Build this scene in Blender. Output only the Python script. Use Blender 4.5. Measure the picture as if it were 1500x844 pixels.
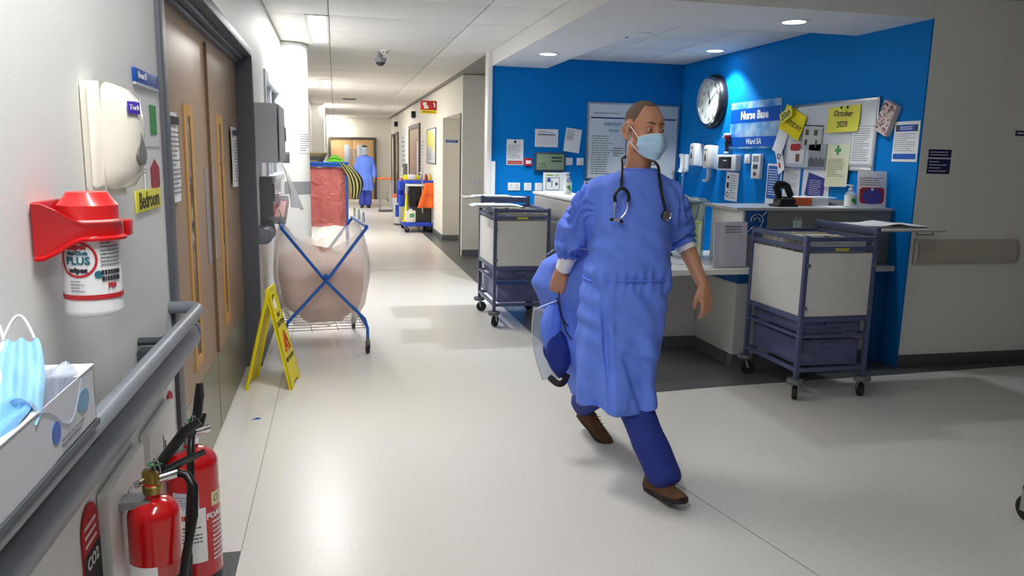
import bpy, bmesh, math, random
import numpy as np
from mathutils import Vector, Matrix, noise
PI = math.pi
for o in list(bpy.data.objects):
    bpy.data.objects.remove(o)
SC = bpy.context.scene
COL = SC.collection

# ---------------------------------------------------------------- camera
YAW, PITCH, ROLL, FOC, EYE = 0.22726, 0.1701, 0.020287, 1121.9, 1.55
fw = Vector((math.sin(YAW)*math.cos(PITCH), math.cos(YAW)*math.cos(PITCH), -math.sin(PITCH)))
rt = Vector((math.cos(YAW), -math.sin(YAW), 0))
dn = fw.cross(rt)
r2 = rt*math.cos(ROLL) - dn*math.sin(ROLL)
d2 = fw.cross(r2)
cam = bpy.data.cameras.new('camera')
cam.sensor_fit = 'HORIZONTAL'; cam.sensor_width = 36; cam.lens = FOC*36/1500
cam.clip_start = .05; cam.clip_end = 200
camo = bpy.data.objects.new('camera', cam); COL.objects.link(camo)
m = Matrix((r2, -d2, -fw)).transposed().to_4x4(); m.translation = (0, 0, EYE)
camo.matrix_world = m
SC.camera = camo

# ---------------------------------------------------------------- world, exposure
w = bpy.data.worlds.new('world'); SC.world = w; w.use_nodes = True
w.node_tree.nodes['Background'].inputs[0].default_value = (.9, .95, 1, 1)
w.node_tree.nodes['Background'].inputs[1].default_value = .04
SC.view_settings.view_transform = 'Standard'; SC.view_settings.look = 'None'
SC.view_settings.gamma = 1; SC.view_settings.use_curve_mapping = False
SC.view_settings.exposure = 0.0
PANEL_W = 60.0      # watts of one corridor ceiling light
SPOT_W = 88.0       # watts of one downlight

# ---------------------------------------------------------------- materials
def s2l(c):
    return tuple(((v/255)/12.92 if v/255 <= .04045 else ((v/255+.055)/1.055)**2.4) for v in c)
MATS = {}
def M(name, rgb, rough=.5, metal=0, bump=0, bscale=60, var=0, vscale=8, trans=0, alpha=1, emit=0, spec=.5, coat=0, ior=1.45, sss=0):
    if name in MATS: return MATS[name]
    mt = bpy.data.materials.new(name); mt.use_nodes = True
    nt = mt.node_tree; b = nt.nodes['Principled BSDF']
    c = (*s2l(rgb), 1)
    b.inputs['Base Color'].default_value = c
    b.inputs['Roughness'].default_value = rough
    b.inputs['Metallic'].default_value = metal
    b.inputs['Specular IOR Level'].default_value = spec
    b.inputs['Transmission Weight'].default_value = trans
    b.inputs['Alpha'].default_value = alpha
    b.inputs['IOR'].default_value = ior
    b.inputs['Coat Weight'].default_value = coat
    if sss:
        b.inputs['Subsurface Weight'].default_value = sss
        b.inputs['Subsurface Radius'].default_value = (.012, .005, .003)
    if emit:
        b.inputs['Emission Color'].default_value = c
        b.inputs['Emission Strength'].default_value = emit
    if var or bump:
        tc = nt.nodes.new('ShaderNodeTexCoord')
    if var:
        n = nt.nodes.new('ShaderNodeTexNoise'); n.inputs['Scale'].default_value = vscale; n.inputs['Detail'].default_value = 6
        nt.links.new(tc.outputs['Object'], n.inputs['Vector'])
        mx = nt.nodes.new('ShaderNodeMixRGB'); mx.blend_type = 'MULTIPLY'
        mr = nt.nodes.new('ShaderNodeMapRange')
        mr.inputs['From Min'].default_value = .3; mr.inputs['From Max'].default_value = .7
        mr.inputs['To Min'].default_value = 1-var; mr.inputs['To Max'].default_value = 1+var*.3
        nt.links.new(n.outputs['Fac'], mr.inputs['Value'])
        mx.inputs[0].default_value = 1; mx.inputs[1].default_value = c
        nt.links.new(mr.outputs[0], mx.inputs[2]); nt.links.new(mx.outputs[0], b.inputs['Base Color'])
    if bump:
        n2 = nt.nodes.new('ShaderNodeTexNoise'); n2.inputs['Scale'].default_value = bscale; n2.inputs['Detail'].default_value = 3
        nt.links.new(tc.outputs['Object'], n2.inputs['Vector'])
        bp = nt.nodes.new('ShaderNodeBump'); bp.inputs['Strength'].default_value = bump; bp.inputs['Distance'].default_value = .01
        nt.links.new(n2.outputs['Fac'], bp.inputs['Height']); nt.links.new(bp.outputs[0], b.inputs['Normal'])
    MATS[name] = mt
    return mt

def floor_mat(name, base, fleck, rough, dark):
    mt = M(name, base, rough, spec=.5)
    nt = mt.node_tree; b = nt.nodes['Principled BSDF']
    tc = nt.nodes.new('ShaderNodeTexCoord')
    n = nt.nodes.new('ShaderNodeTexNoise'); n.inputs['Scale'].default_value = 95; n.inputs['Detail'].default_value = 2
    n2 = nt.nodes.new('ShaderNodeTexNoise'); n2.inputs['Scale'].default_value = .9; n2.inputs['Detail'].default_value = 5
    r1 = nt.nodes.new('ShaderNodeMapRange'); r1.inputs['From Min'].default_value = .56; r1.inputs['From Max'].default_value = .68
    rr = nt.nodes.new('ShaderNodeMapRange'); rr.inputs['To Min'].default_value = 1-dark; rr.inputs['To Max'].default_value = 1+dark*.4
    mx = nt.nodes.new('ShaderNodeMixRGB'); mx.inputs[1].default_value = (*s2l(base), 1); mx.inputs[2].default_value = (*s2l(fleck), 1)
    ml = nt.nodes.new('ShaderNodeMixRGB'); ml.blend_type = 'MULTIPLY'; ml.inputs[0].default_value = 1
    for x in (n, n2): nt.links.new(tc.outputs['Object'], x.inputs['Vector'])
    nt.links.new(n.outputs['Fac'], r1.inputs['Value']); nt.links.new(r1.outputs[0], mx.inputs[0])
    nt.links.new(n2.outputs['Fac'], rr.inputs['Value'])
    nt.links.new(mx.outputs[0], ml.inputs[1]); nt.links.new(rr.outputs[0], ml.inputs[2])
    nt.links.new(ml.outputs[0], b.inputs['Base Color'])
    return mt

def wood_mat(name, c1, c2, rough=.4):
    mt = M(name, c1, rough)
    nt = mt.node_tree; b = nt.nodes['Principled BSDF']
    tc = nt.nodes.new('ShaderNodeTexCoord'); mp = nt.nodes.new('ShaderNodeMapping')
    mp.inputs['Scale'].default_value = (40, 40, 1.6)
    n = nt.nodes.new('ShaderNodeTexNoise'); n.inputs['Scale'].default_value = 3; n.inputs['Detail'].default_value = 8
    cr = nt.nodes.new('ShaderNodeMixRGB'); cr.inputs[1].default_value = (*s2l(c1), 1); cr.inputs[2].default_value = (*s2l(c2), 1)
    nt.links.new(tc.outputs['Object'], mp.inputs[0]); nt.links.new(mp.outputs[0], n.inputs['Vector'])
    nt.links.new(n.outputs['Fac'], cr.inputs[0]); nt.links.new(cr.outputs[0], b.inputs['Base Color'])
    return mt

def film_mat(name, rgb, opac, rough=.12, bump=.25, glow=0):
    # clear or tinted thin plastic: a mix of see-through and a soft glossy sheet
    if name in MATS: return MATS[name]
    mt = bpy.data.materials.new(name); mt.use_nodes = True
    nt = mt.node_tree; b = nt.nodes['Principled BSDF']; out = nt.nodes['Material Output']
    b.inputs['Base Color'].default_value = (*s2l(rgb), 1); b.inputs['Roughness'].default_value = rough
    t = nt.nodes.new('ShaderNodeBsdfTransparent'); t.inputs[0].default_value = (*[min(1, .55+.45*v) for v in s2l(rgb)], 1)
    mix = nt.nodes.new('ShaderNodeMixShader'); mix.inputs[0].default_value = opac
    nt.links.new(t.outputs[0], mix.inputs[1]); surf = b.outputs[0]
    if glow:                                        # milky film lets light through from behind
        tr = nt.nodes.new('ShaderNodeBsdfTranslucent'); tr.inputs[0].default_value = (*s2l(rgb), 1)
        m2 = nt.nodes.new('ShaderNodeMixShader'); m2.inputs[0].default_value = glow
        nt.links.new(b.outputs[0], m2.inputs[1]); nt.links.new(tr.outputs[0], m2.inputs[2]); surf = m2.outputs[0]
    nt.links.new(surf, mix.inputs[2]); nt.links.new(mix.outputs[0], out.inputs[0])
    tc = nt.nodes.new('ShaderNodeTexCoord')
    n2 = nt.nodes.new('ShaderNodeTexNoise'); n2.inputs['Scale'].default_value = 9; n2.inputs['Detail'].default_value = 4
    n2.inputs['Distortion'].default_value = 1.2
    nt.links.new(tc.outputs['Object'], n2.inputs['Vector'])
    bp = nt.nodes.new('ShaderNodeBump'); bp.inputs['Strength'].default_value = bump; bp.inputs['Distance'].default_value = .05
    nt.links.new(n2.outputs['Fac'], bp.inputs['Height']); nt.links.new(bp.outputs[0], b.inputs['Normal'])
    MATS[name] = mt
    return mt

WHITE = M('white_wall_paint', (238, 238, 235), .55, bump=.05, bscale=180)
CREAM = M('cream_wall_paint', (238, 235, 226), .55, bump=.05, bscale=180)
BLUE = M('blue_wall_paint', (0, 122, 202), .6, bump=.05, bscale=180, spec=.15)
CEIL = M('ceiling_tile_white', (240, 238, 233), .8, bump=.15, bscale=220)
TEE = M('ceiling_grid_white', (150, 148, 142), .6)
GREYP = M('grey_frame_paint', (92, 95, 104), .45)
SKIRT = M('grey_skirting', (104, 108, 114), .45)
RAIL = M('grey_rail_plastic', (132, 138, 148), .38, var=.1, vscale=20)
WPL = M('white_plastic', (236, 236, 234), .35)
CRPL = M('cream_plastic', (238, 232, 218), .3)
PAPER = M('white_paper', (236, 236, 236), .7)
INK = M('dark_ink', (48, 48, 56), .7)
GINK = M('grey_ink', (120, 122, 130), .7)
BLK = M('black_plastic', (22, 22, 24), .35)
RUB = M('black_rubber', (30, 30, 32), .6)
CHR = M('chrome', (215, 215, 218), .18, metal=1)
ALU = M('brushed_aluminium', (185, 187, 190), .32, metal=1)
NAVY = M('slate_blue_frame_paint', (80, 90, 126), .4)
NBLUE = M('sign_blue', (0, 84, 180), .4)
DBLUE = M('dark_sign_blue', (38, 44, 104), .4)
YEL = M('yellow_plastic', (244, 226, 10), .4)
YPAP = M('yellow_paper', (246, 236, 90), .65)
YPAP2 = M('bright_yellow_paper', (250, 228, 10), .65)
REDP = M('red_gloss', (205, 20, 24), .25, coat=.4)
REDI = M('red_print', (196, 44, 48), .6)
GRN = M('green_print', (70, 160, 84), .6)
WOOD = wood_mat('beech_veneer', (164, 138, 112), (148, 122, 97), .42)
OAK = wood_mat('oak_bead', (206, 156, 80), (184, 134, 62), .42)
FDWOOD = wood_mat('far_door_beech', (214, 176, 128), (200, 160, 112), .42)
KICK = M('satin_kick_plate', (140, 138, 122), .32, metal=.5)
SKIN = M('skin', (196, 142, 112), .5, var=.08, vscale=25, sss=.08)
GOWN = M('blue_gown_fabric', (102, 136, 240), .75, bump=.12, bscale=14, var=.05, vscale=30)
SCRUB = M('navy_scrub_fabric', (36, 54, 138), .8, bump=.15, bscale=18)

# ---------------------------------------------------------------- mesh builder
def rotm(ax, a): return Matrix.Rotation(a, 3, ax)
class MB:
    def __init__(s): s.v = []; s.f = []
    def add(s, vs, fs, mat=None):
        o = len(s.v)
        s.v += [tuple(mat @ Vector(p)) if mat is not None else tuple(p) for p in vs]
        s.f += [tuple(i+o for i in f) for f in fs]
        return s
    def box(s, x0, x1, y0, y1, z0, z1, bev=0, mat=None):
        if x0 > x1: x0, x1 = x1, x0
        if y0 > y1: y0, y1 = y1, y0
        if z0 > z1: z0, z1 = z1, z0
        b = min(bev, (x1-x0)*.49, (y1-y0)*.49, (z1-z0)*.49)
        if b <= 0:
            vs = [(x, y, z) for z in (z0, z1) for y in (y0, y1) for x in (x0, x1)]
            fs = [(0, 2, 3, 1), (4, 5, 7, 6), (0, 1, 5, 4), (2, 6, 7, 3), (0, 4, 6, 2), (1, 3, 7, 5)]
            return s.add(vs, fs, mat)
        bm = bmesh.new(); bmesh.ops.create_cube(bm, size=1)
        for v in bm.verts:
            v.co = Vector(((x0+x1)/2+v.co.x*(x1-x0), (y0+y1)/2+v.co.y*(y1-y0), (z0+z1)/2+v.co.z*(z1-z0)))
        bmesh.ops.bevel(bm, geom=bm.edges[:], offset=b, segments=2, profile=.6, affect='EDGES')
        bm.verts.index_update()
        s.add([v.co.copy() for v in bm.verts], [[v.index for v in f.verts] for f in bm.faces], mat); bm.free()
        return s
    def prism(s, pts, y0, y1, mat=None):           # polygon in x-z, extruded along y
        n = len(pts)
        vs = [(p[0], y0, p[1]) for p in pts]+[(p[0], y1, p[1]) for p in pts]
        fs = [tuple(range(n)), tuple(range(2*n-1, n-1, -1))]+[((i+1) % n, i, i+n, (i+1) % n+n) for i in range(n)]
        return s.add(vs, fs, mat)
    def prismz(s, pts, z0, z1, mat=None):          # polygon in x-y, extruded along z
        n = len(pts)
        vs = [(p[0], p[1], z0) for p in pts]+[(p[0], p[1], z1) for p in pts]
        fs = [tuple(range(n-1, -1, -1)), tuple(range(n, 2*n))]+[(i, (i+1) % n, (i+1) % n+n, i+n) for i in range(n)]
        return s.add(vs, fs, mat)
    def rings(s, rings, cap=True, closed=False, wrap=True):
        n = len(rings[0]); k = len(rings); vs = [p for r in rings for p in r]; fs = []
        for j in range(k if closed else k-1):
            a = j*n; b = ((j+1) % k)*n
            for i in range(n if wrap else n-1):
                i2 = (i+1) % n
                fs.append((a+i, a+i2, b+i2, b+i))
        if cap and not closed and wrap:
            fs.append(tuple(range(n-1, -1, -1))); fs.append(tuple(range((k-1)*n, k*n)))
        return s.add(vs, fs)
    def tube(s, pts, r, n=8, closed=False, cap=True, flat=1):
        P = [Vector(p) for p in pts]; k = len(P); R = r if isinstance(r, (list, tuple)) else [r]*k
        up = None; rings = []
        for i in range(k):
            if closed: t = P[(i+1) % k]-P[i-1]
            else: t = P[min(i+1, k-1)]-P[max(i-1, 0)]
            if t.length < 1e-9: t = Vector((0, 0, 1))
            t.normalize()
            if up is None: up = t.cross(Vector((0, 0, 1)) if abs(t.z) < .9 else Vector((1, 0, 0))).normalized()
            up = (up-t*up.dot(t))
            up = up.normalized() if up.length > 1e-6 else t.orthogonal().normalized()
            q = t.cross(up)
            rings.append([tuple(P[i]+up*(R[i]*math.cos(2*PI*j/n))+q*(R[i]*flat*math.sin(2*PI*j/n))) for j in range(n)])
        return s.rings(rings, cap=cap, closed=closed)
    def cyl(s, p0, p1, r0, r1=None, n=16): return s.tube([p0, p1], [r0, r0 if r1 is None else r1], n)
    def lathe(s, prof, o=(0, 0, 0), n=24, mat=None, cap=True):     # profile of (radius, height) about local z
        rg = [[(max(r, 1e-4)*math.cos(2*PI*i/n), max(r, 1e-4)*math.sin(2*PI*i/n), z) for i in range(n)] for r, z in prof]
        b = MB(); b.rings(rg, cap=cap)
        mt = Matrix.Translation(Vector(o)) @ (mat.to_4x4() if mat is not None else Matrix.Identity(4))
        return s.add(b.v, b.f, mt)
    def ball(s, c, r, n=16, k=10, mat=None):
        r = r if isinstance(r, (list, tuple)) else (r, r, r)
        rg = []
        for j in range(k+1):
            a = -PI/2+PI*j/k; cr = max(math.cos(a), 1e-3)
            rg.append([(r[0]*cr*math.cos(2*PI*i/n), r[1]*cr*math.sin(2*PI*i/n), r[2]*math.sin(a)) for i in range(n)])
        b = MB(); b.rings(rg)
        mt = Matrix.Translation(Vector(c)) @ (mat.to_4x4() if mat is not None else Matrix.Identity(4))
        return s.add(b.v, b.f, mt)
    def limb(s, pts, rad, n=14):                   # chain of balls and tapered tubes for a body
        for i, p in enumerate(pts):
            s.ball(p, rad[i], n, 8)
            if i: s.cyl(pts[i-1], p, rad[i-1], rad[i], n)
        return s
    def grid(s, fn, nu, nv, thick=0):              # fn(u, v) -> point, u and v in 0..1; a sheet with thickness
        P = [[Vector(fn(i/nu, j/nv)) for i in range(nu+1)] for j in range(nv+1)]
        vs = [p for r in P for p in r]; W = nu+1
        fs = [(j*W+i, j*W+i+1, (j+1)*W+i+1, (j+1)*W+i) for j in range(nv) for i in range(nu)]
        if not thick: return s.add(vs, fs)
        N = [Vector((0, 0, 0)) for _ in vs]
        for f in fs:
            n = (vs[f[1]]-vs[f[0]]).cross(vs[f[3]]-vs[f[0]])
            if n.length > 1e-12:
                n.normalize()
                for i in f: N[i] += n
        b = [p-(N[i].normalized() if N[i].length > 0 else Vector((0, 0, 1)))*thick for i, p in enumerate(vs)]
        o = len(vs); fs2 = [tuple(o+i for i in f[::-1]) for f in fs]
        edge = [i for i in range(W)]+[j*W+nu for j in range(1, nv+1)]+[nv*W+i for i in range(nu-1, -1, -1)]+[j*W for j in range(nv-1, 0, -1)]
        side = [(edge[(i+1) % len(edge)], edge[i], edge[i]+o, edge[(i+1) % len(edge)]+o) for i in range(len(edge))]
        return s.add(vs+b, fs+fs2+side)
    def xf(s, mat):
        s.v = [tuple(mat @ Vector(p)) for p in s.v]; return s
    def join(s, o, mat=None): return s.add(o.v, o.f, mat)
    def mesh(s, name, mat, sharp=38):
        me = bpy.data.meshes.new(name); me.from_pydata(s.v, [], s.f); me.validate()
        bm = bmesh.new(); bm.from_mesh(me); bmesh.ops.recalc_face_normals(bm, faces=bm.faces[:]); bm.to_mesh(me); bm.free()
        me.materials.append(mat)
        if sharp:
            for p in me.polygons: p.use_smooth = True
            me.set_sharp_from_angle(angle=math.radians(sharp))
        return me
    def build(s, name, mat, parent=None, sharp=38, label=None, stuff=False):
        return link(name, s.mesh(name, mat, sharp), parent, label, stuff)

def link(name, me, parent=None, label=None, stuff=False):
    o = bpy.data.objects.new(name, me); COL.objects.link(o)
    if parent is not None: o.parent = parent
    if label: o['label'] = label
    if stuff: o['kind'] = 'stuff'
    return o
def thing(name, label, cat, loc=(0, 0, 0), rz=0, group=None):
    o = bpy.data.objects.new(name, None); COL.objects.link(o)
    o.empty_display_size = .05
    o.location = loc; o.rotation_euler = (0, 0, rz); o['label'] = label; o['category'] = cat
    if group: o['group'] = group
    return o
def own(mb, name, mat, label, cat, loc=(0, 0, 0), rz=0, group=None, sharp=38):
    o = mb.build(name, mat, None, sharp)
    o.location = loc; o.rotation_euler = (0, 0, rz); o['label'] = label; o['category'] = cat
    if group: o['group'] = group
    return o
def struct(name, mb, mat, parent=None, sharp=38):
    o = mb.build(name, mat, parent, sharp)
    if parent is None: o['kind'] = 'structure'
    return o
def inv(t):      # world -> local of a root that is only moved and turned about z
    return (Matrix.Translation(t.location) @ Matrix.Rotation(t.rotation_euler.z, 4, 'Z')).inverted()
def wb(mb, name, mat, t, sharp=38, label=None): return mb.xf(inv(t)).build(name, mat, t, sharp, label)
def copy_tree(o, parent=None):
    c = o.copy(); COL.objects.link(c)
    if parent is not None: c.parent = parent
    for ch in list(o.children): copy_tree(ch, c)
    return c

def text_mb(body, size, res=2, bold=0, ext=.0006):
    cu = bpy.data.curves.new('t', 'FONT'); cu.body = body; cu.size = size; cu.resolution_u = res
    cu.align_x = 'CENTER'; cu.align_y = 'CENTER'; cu.extrude = ext; cu.offset = bold
    o = bpy.data.objects.new('t', cu)
    me = o.to_mesh(); b = MB()
    b.add([(v.co.x, -v.co.z, v.co.y) for v in me.vertices], [tuple(p.vertices) for p in me.polygons])
    o.to_mesh_clear(); bpy.data.objects.remove(o); bpy.data.curves.remove(cu)
    return b                                        # stands in x-z, faces -y, centred on the origin
def text(body, size, mat, parent, x=0, y=0, z=0, rot=0, sx=1, bold=0, name='lettering', shear=0):
    b = text_mb(body, size, bold=bold)
    b.xf(Matrix.Translation((x, y, z)) @ Matrix.Rotation(-rot, 4, 'Y') @ Matrix(((sx, 0, shear, 0), (0, 1, 0, 0), (0, 0, 1, 0), (0, 0, 0, 1))))
    return b.build(name, mat, parent, 0)
RND = random.Random(7)
def lines(mb, x0, x1, z0, z1, rows, y, h=.5, gap=True, seed=1, fill=.9):      # rows of unreadable small print
    r = random.Random(seed); dz = (z1-z0)/rows
    for i in range(rows):
        z = z1-dz*(i+.5); x = x0; end = x0+(x1-x0)*(fill if r.random() < .7 else r.uniform(.4, .9))
        while x < end:
            wd = r.uniform(.05, .16)*(x1-x0) if gap else (end-x0)
            e = min(x+wd, end)
            mb.box(x, e, y-.0006, y, z-dz*h/2, z+dz*h/2)
            x = e+.025*(x1-x0)
    return mb
def quad(mb, x0, x1, z0, z1, y, t=.0008): return mb.box(x0, x1, y-t, y, z0, z1)
# ================================================================ SETTING
FL = floor_mat('cream_vinyl_floor', (226, 223, 217), (213, 210, 204), .3, .03)
FD = floor_mat('dark_grey_vinyl_floor', (92, 94, 96), (112, 114, 116), .32, .08)
CH = 2.75           # corridor ceiling
floor = struct('floor', MB().box(-1.2, 8, -4.2, 27.4, -.1, 0), FL)
MB().prismz([(1.68, 4.59), (2.6, 4.68), (4.2, 4.76), (5.6, 4.84), (5.6, 5.3), (4.25, 5.3), (4.25, 9.2), (2.7, 9.2), (2.7, 27), (1.68, 27)], 0, .0015).build('dark_inlay', FD, floor)
MB().box(-.56, -.388, -3, 2.95, 0, .0015).build('dark_inlay', FD, floor)
SEAM = M('floor_seam', (150, 146, 138), .6)
for x0, x1, y0, y1 in ((-.39, -.3865, 2.95, 20), (1.678, 1.682, 4.6, 27), (-.387, 1.68, 10.4, 10.403)):
    MB().box(x0, x1, y0, y1, 0, .0012).build('seam', SEAM, floor)
MB().prismz([(1.56, 3.35), (1.564, 3.35), (1.84, 2.0), (1.836, 2.0)], 0, .0012).build('seam', SEAM, floor)

# left wall, with the opening of the double door and of a window
WX = -.56
wl = MB()
wl.box(-.75, WX, -4, 2.785, 0, CH); wl.box(-.75, WX, 2.785, 5.75, 2.235, CH)
wl.box(-.75, WX, 5.75, 6.8, 0, CH); wl.box(-.75, WX, 6.8, 8.5, 2.2, CH); wl.box(-.75, WX, 6.8, 8.5, 0, 1.3); wl.box(-.75, WX, 8.5, 20, 0, CH)
wl.box(-.75, -.25, 20, 27, 0, CH)
struct('wall_left', wl, WHITE)
struct('wall_far', MB().box(-.25, 1.9, 27, 27.2, 0, CH), CREAM)
wr = MB()
wr.box(1.9, 2.75, 11.77, 11.92, 0, CH); wr.box(1.9, 2.75, 11.92, 14, 2.2, CH); wr.box(2.65, 2.75, 11.92, 14, 0, 2.2)
wr.box(1.9, 2.75, 14, 27, 0, CH); wr.box(2.65, 2.75, 9.15, 11.77, 0, CH)
struct('wall_right', wr, CREAM)
struct('trim_3', MB().box(1.885, 1.93, 11.9, 11.955, 0, 2.19), GREYP)        # dark jamb on the side opening
struct('wall_nurse_back', MB().box(1.80, 4.3, 9.03, 9.15, 0, CH), BLUE)
struct('wall_nurse_right', MB().box(4.2, 4.3, 4.93, 9.03, 0, CH), BLUE)
struct('wall_front_right', MB().box(4.212, 5.43, 4.926, 5.08, 0, CH), WHITE)
struct('trim_1', MB().box(1.745, 1.80, 9.0, 9.17, 0, CH, .003).box(1.80, 1.85, 9.005, 9.03, 0, 1.49, .003), WPL)
# room behind the camera, closed so that light bounces as indoors
struct('wall_rear', MB().box(-.75, 8, -4.2, -4, 0, CH), WHITE)
struct('wall_beyond', MB().box(5.4, 8, 7.4, 7.6, 0, CH).box(5.17, 5.29, 5.08, 7.4, 0, CH), CREAM)

# skirtings
sk = .1
struct('baseboard_left', MB().box(WX, WX+.012, -4, 2.78, 0, sk, .003).box(WX, WX+.012, 5.76, 9.1, 0, sk, .003).box(WX, WX+.012, 9.5, 20, 0, sk, .003).box(-.25, -.238, 20, 27, 0, sk, .003), SKIRT)
struct('baseboard_right', MB().box(1.888, 1.9, 14, 17.3, 0, sk, .003).box(1.9, 2.65, 13.986, 14, 0, sk, .003).box(1.9, 2.65, 11.756, 11.77, 0, sk, .003), SKIRT)
struct('baseboard_front', MB().box(4.2, 5.42, 4.912, 4.926, 0, sk, .003), M('dark_skirting', (84, 84, 86), .45))

# corridor ceiling: slab, hanging grid, tiles
ceil = struct('ceiling', MB().box(-.75, 1.795, -4, 27.2, CH+.01, CH+.1).box(1.795, 8.2, -4, 4.93, CH+.01, CH+.1).box(1.795, 2.75, 9.15, 27.2, CH+.01, CH+.1).box(5.17, 8.2, 4.93, 7.6, CH+.01, CH+.1), TEE)
def tile(x0, x1, y0, y1, z, parent):
    g = .005
    MB().box(x0+g, x1-g, y0+g, y1-g, z, z+.012, .003).build('ceiling_tile', CEIL, parent)
PX = [(-.56, -.034), (-.034, 1.238), (1.238, 1.795)]
PY0, PDY = 7.28, .895
lights_y = [k for k in (-8, 0, 7, 14, 21)]          # tile rows where a two-row light starts
for k in range(-12, 22):
    y0 = PY0+k*PDY; y1 = y0+PDY
    for i, (x0, x1) in enumerate(PX):
        if i == 0 and (k in lights_y or k-1 in lights_y):
            tile(x0, -.235, y0, y1, CH, ceil); continue
        tile(x0, x1, y0, y1, CH, ceil)
for k in range(0, 9):                                    # wide ceiling in front of the nurse base
    for j in range(5):
        x0 = 1.795+j*1.27; y1 = 4.92-k*PDY
        tile(x0, min(x0+1.27, 8), y1-PDY, y1, CH, ceil)

# soffit of the nurse base: an L of plaster beam with its downlights, and the tiled ceiling inside
ZB, ZT = 2.584, 2.7
SOF = M('soffit_paint', (232, 232, 230), .6)
struct('trim_2', MB().prismz([(1.795, 4.922), (4.21, 4.922), (4.21, 5.76), (2.46, 5.76), (2.46, 9.03), (1.795, 9.03)], ZB, CH+.02), SOF)
nc = struct('ceiling_nurse_base', MB().box(2.46, 4.2, 5.76, 9.03, ZT+.012, CH+.05), TEE)
xs = [2.46, 2.98, 3.60, 4.2]; ys = [5.76, 6.52, 7.22, 8.02, 9.03]
for i in range(3):
    for j in range(4): tile(xs[i], xs[i+1], ys[j], ys[j+1], ZT, nc)

# ---------------------------------------------------------------- left double door
d1 = bpy.data.objects.new('door_1', None); COL.objects.link(d1); d1.location = (-.65, 4.37, 0); d1['kind'] = 'structure'
def dbox(*a, **k): return MB().box(*a, **k)
fr = dbox(-.745, -.545, 2.775, 2.865, 0, 2.24, bev=.004).box(-.745, -.62, 2.865, 2.94, 0, 2.16, bev=.004)
fr.box(-.745, -.545, 5.69, 5.76, 0, 2.24, bev=.004)
fr.box(-.745, -.545, 2.865, 5.69, 2.19, 2.24, bev=.004).box(-.745, -.60, 2.865, 5.69, 2.165, 2.19, bev=.003).box(-.745, -.63, 2.865, 5.69, 2.14, 2.165, bev=.003)
wb(fr, 'door_frame', GREYP, d1)
GLS = M('dark_vision_glass', (40, 46, 48), .08, spec=.6)
def leaf(y0, y1, vy0, vy1, vz0, vz1):
    t = wb(MB().box(-.70, -.655, y0, y1, .008, 2.165, .002), 'door_leaf', WOOD, d1)
    wb2 = lambda mb, n, mt: mb.xf(inv(d1)).build(n, mt, t)
    fw_ = .055
    b = MB()
    b.box(-.662, -.648, vy0-fw_, vy0, vz0-fw_, vz1+fw_, .004).box(-.662, -.6475, vy1, vy1+fw_, vz0-fw_, vz1+fw_, .004)
    b.box(-.662, -.6475, vy0, vy1, vz1, vz1+fw_, .004).box(-.662, -.6475, vy0, vy1, vz0-fw_, vz0, .004)
    wb2(b, 'vision_frame', OAK)
    wb2(MB().box(-.657, -.652, vy0, vy1, vz0, vz1), 'vision_panel', GLS)
    wb2(MB().box(-.656, -.652, y0+.02, y1-.005, .01, .43), 'kick_plate', KICK)
    return t, wb2
t, w2 = leaf(2.95, 4.368, 3.76, 3.86, .58, 1.70)
w2(MB().box(-.656, -.651, 4.215, 4.33, .96, 1.46), 'push_plate', ALU)
t, w2 = leaf(4.372, 5.69, 4.76, 4.86, .58, 1.70)
w2(MB().box(-.656, -.651, 4.41, 4.52, .96, 1.46), 'push_plate', ALU)
w2(MB().box(-.655, -.64, 4.366, 4.376, .45, 2.1), 'meeting_seal', M('brown_edge', (120, 96, 72), .6))
def door_notice(y0, y1, z0, z1, label, seed):
    b = MB().box(-.002, .002, 0, 0, 0, 0)
    o = own(MB().grid(lambda u, v: ((u-.5)*(y1-y0), -.006-.02*v*v*(1-v)-.012*math.sin(PI*u)*v, (.5-v)*(z1-z0)), 8, 8, .001), 'door_notice', PAPER, label, 'notice', (-.648, (y0+y1)/2, (z0+z1)/2), PI/2)
    lines(MB(), -(y1-y0)*.4, (y1-y0)*.4, -(z1-z0)*.42, (z1-z0)*.3, 14, -.022, .35, seed=seed).build('print', GINK, o)
    quad(MB(), -(y1-y0)*.42, (y1-y0)*.42, (z1-z0)*.36, (z1-z0)*.45, -.018).build('heading', INK, o)
door_notice(5.22, 5.48, 1.32, 1.70, 'grey notice sheet stuck on the right door leaf beside its slim glass', 3)
door_notice(3.24, 3.5, 1.34, 1.70, 'white and red notice on the left door leaf behind the frame', 5)

# ---------------------------------------------------------------- window beyond the door
w1 = bpy.data.objects.new('window_1', None); COL.objects.link(w1); w1.location = (WX, 7.65, 1.75); w1['kind'] = 'structure'
WFR = M('window_frame_white', (214, 218, 224), .4)
b = MB()
b.box(-.6, -.545, 6.78, 6.86, 1.28, 2.22, .004).box(-.6, -.545, 8.44, 8.52, 1.28, 2.22, .004).box(-.6, -.545, 6.86, 8.44, 2.14, 2.22, .004).box(-.6, -.52, 6.86, 8.44, 1.28, 1.34, .004)
b.box(-.6, -.57, 7.62, 7.67, 1.34, 2.14, .003)
wb(b, 'window_frame', WFR, w1)
for y0, y1 in ((6.86, 7.62), (7.67, 8.44)):
    wb(MB().box(-.65, -.645, y0, y1, 1.34, 2.14), 'pane', M('frosted_pane', (225, 236, 245), .2, trans=.2), w1)

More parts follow.
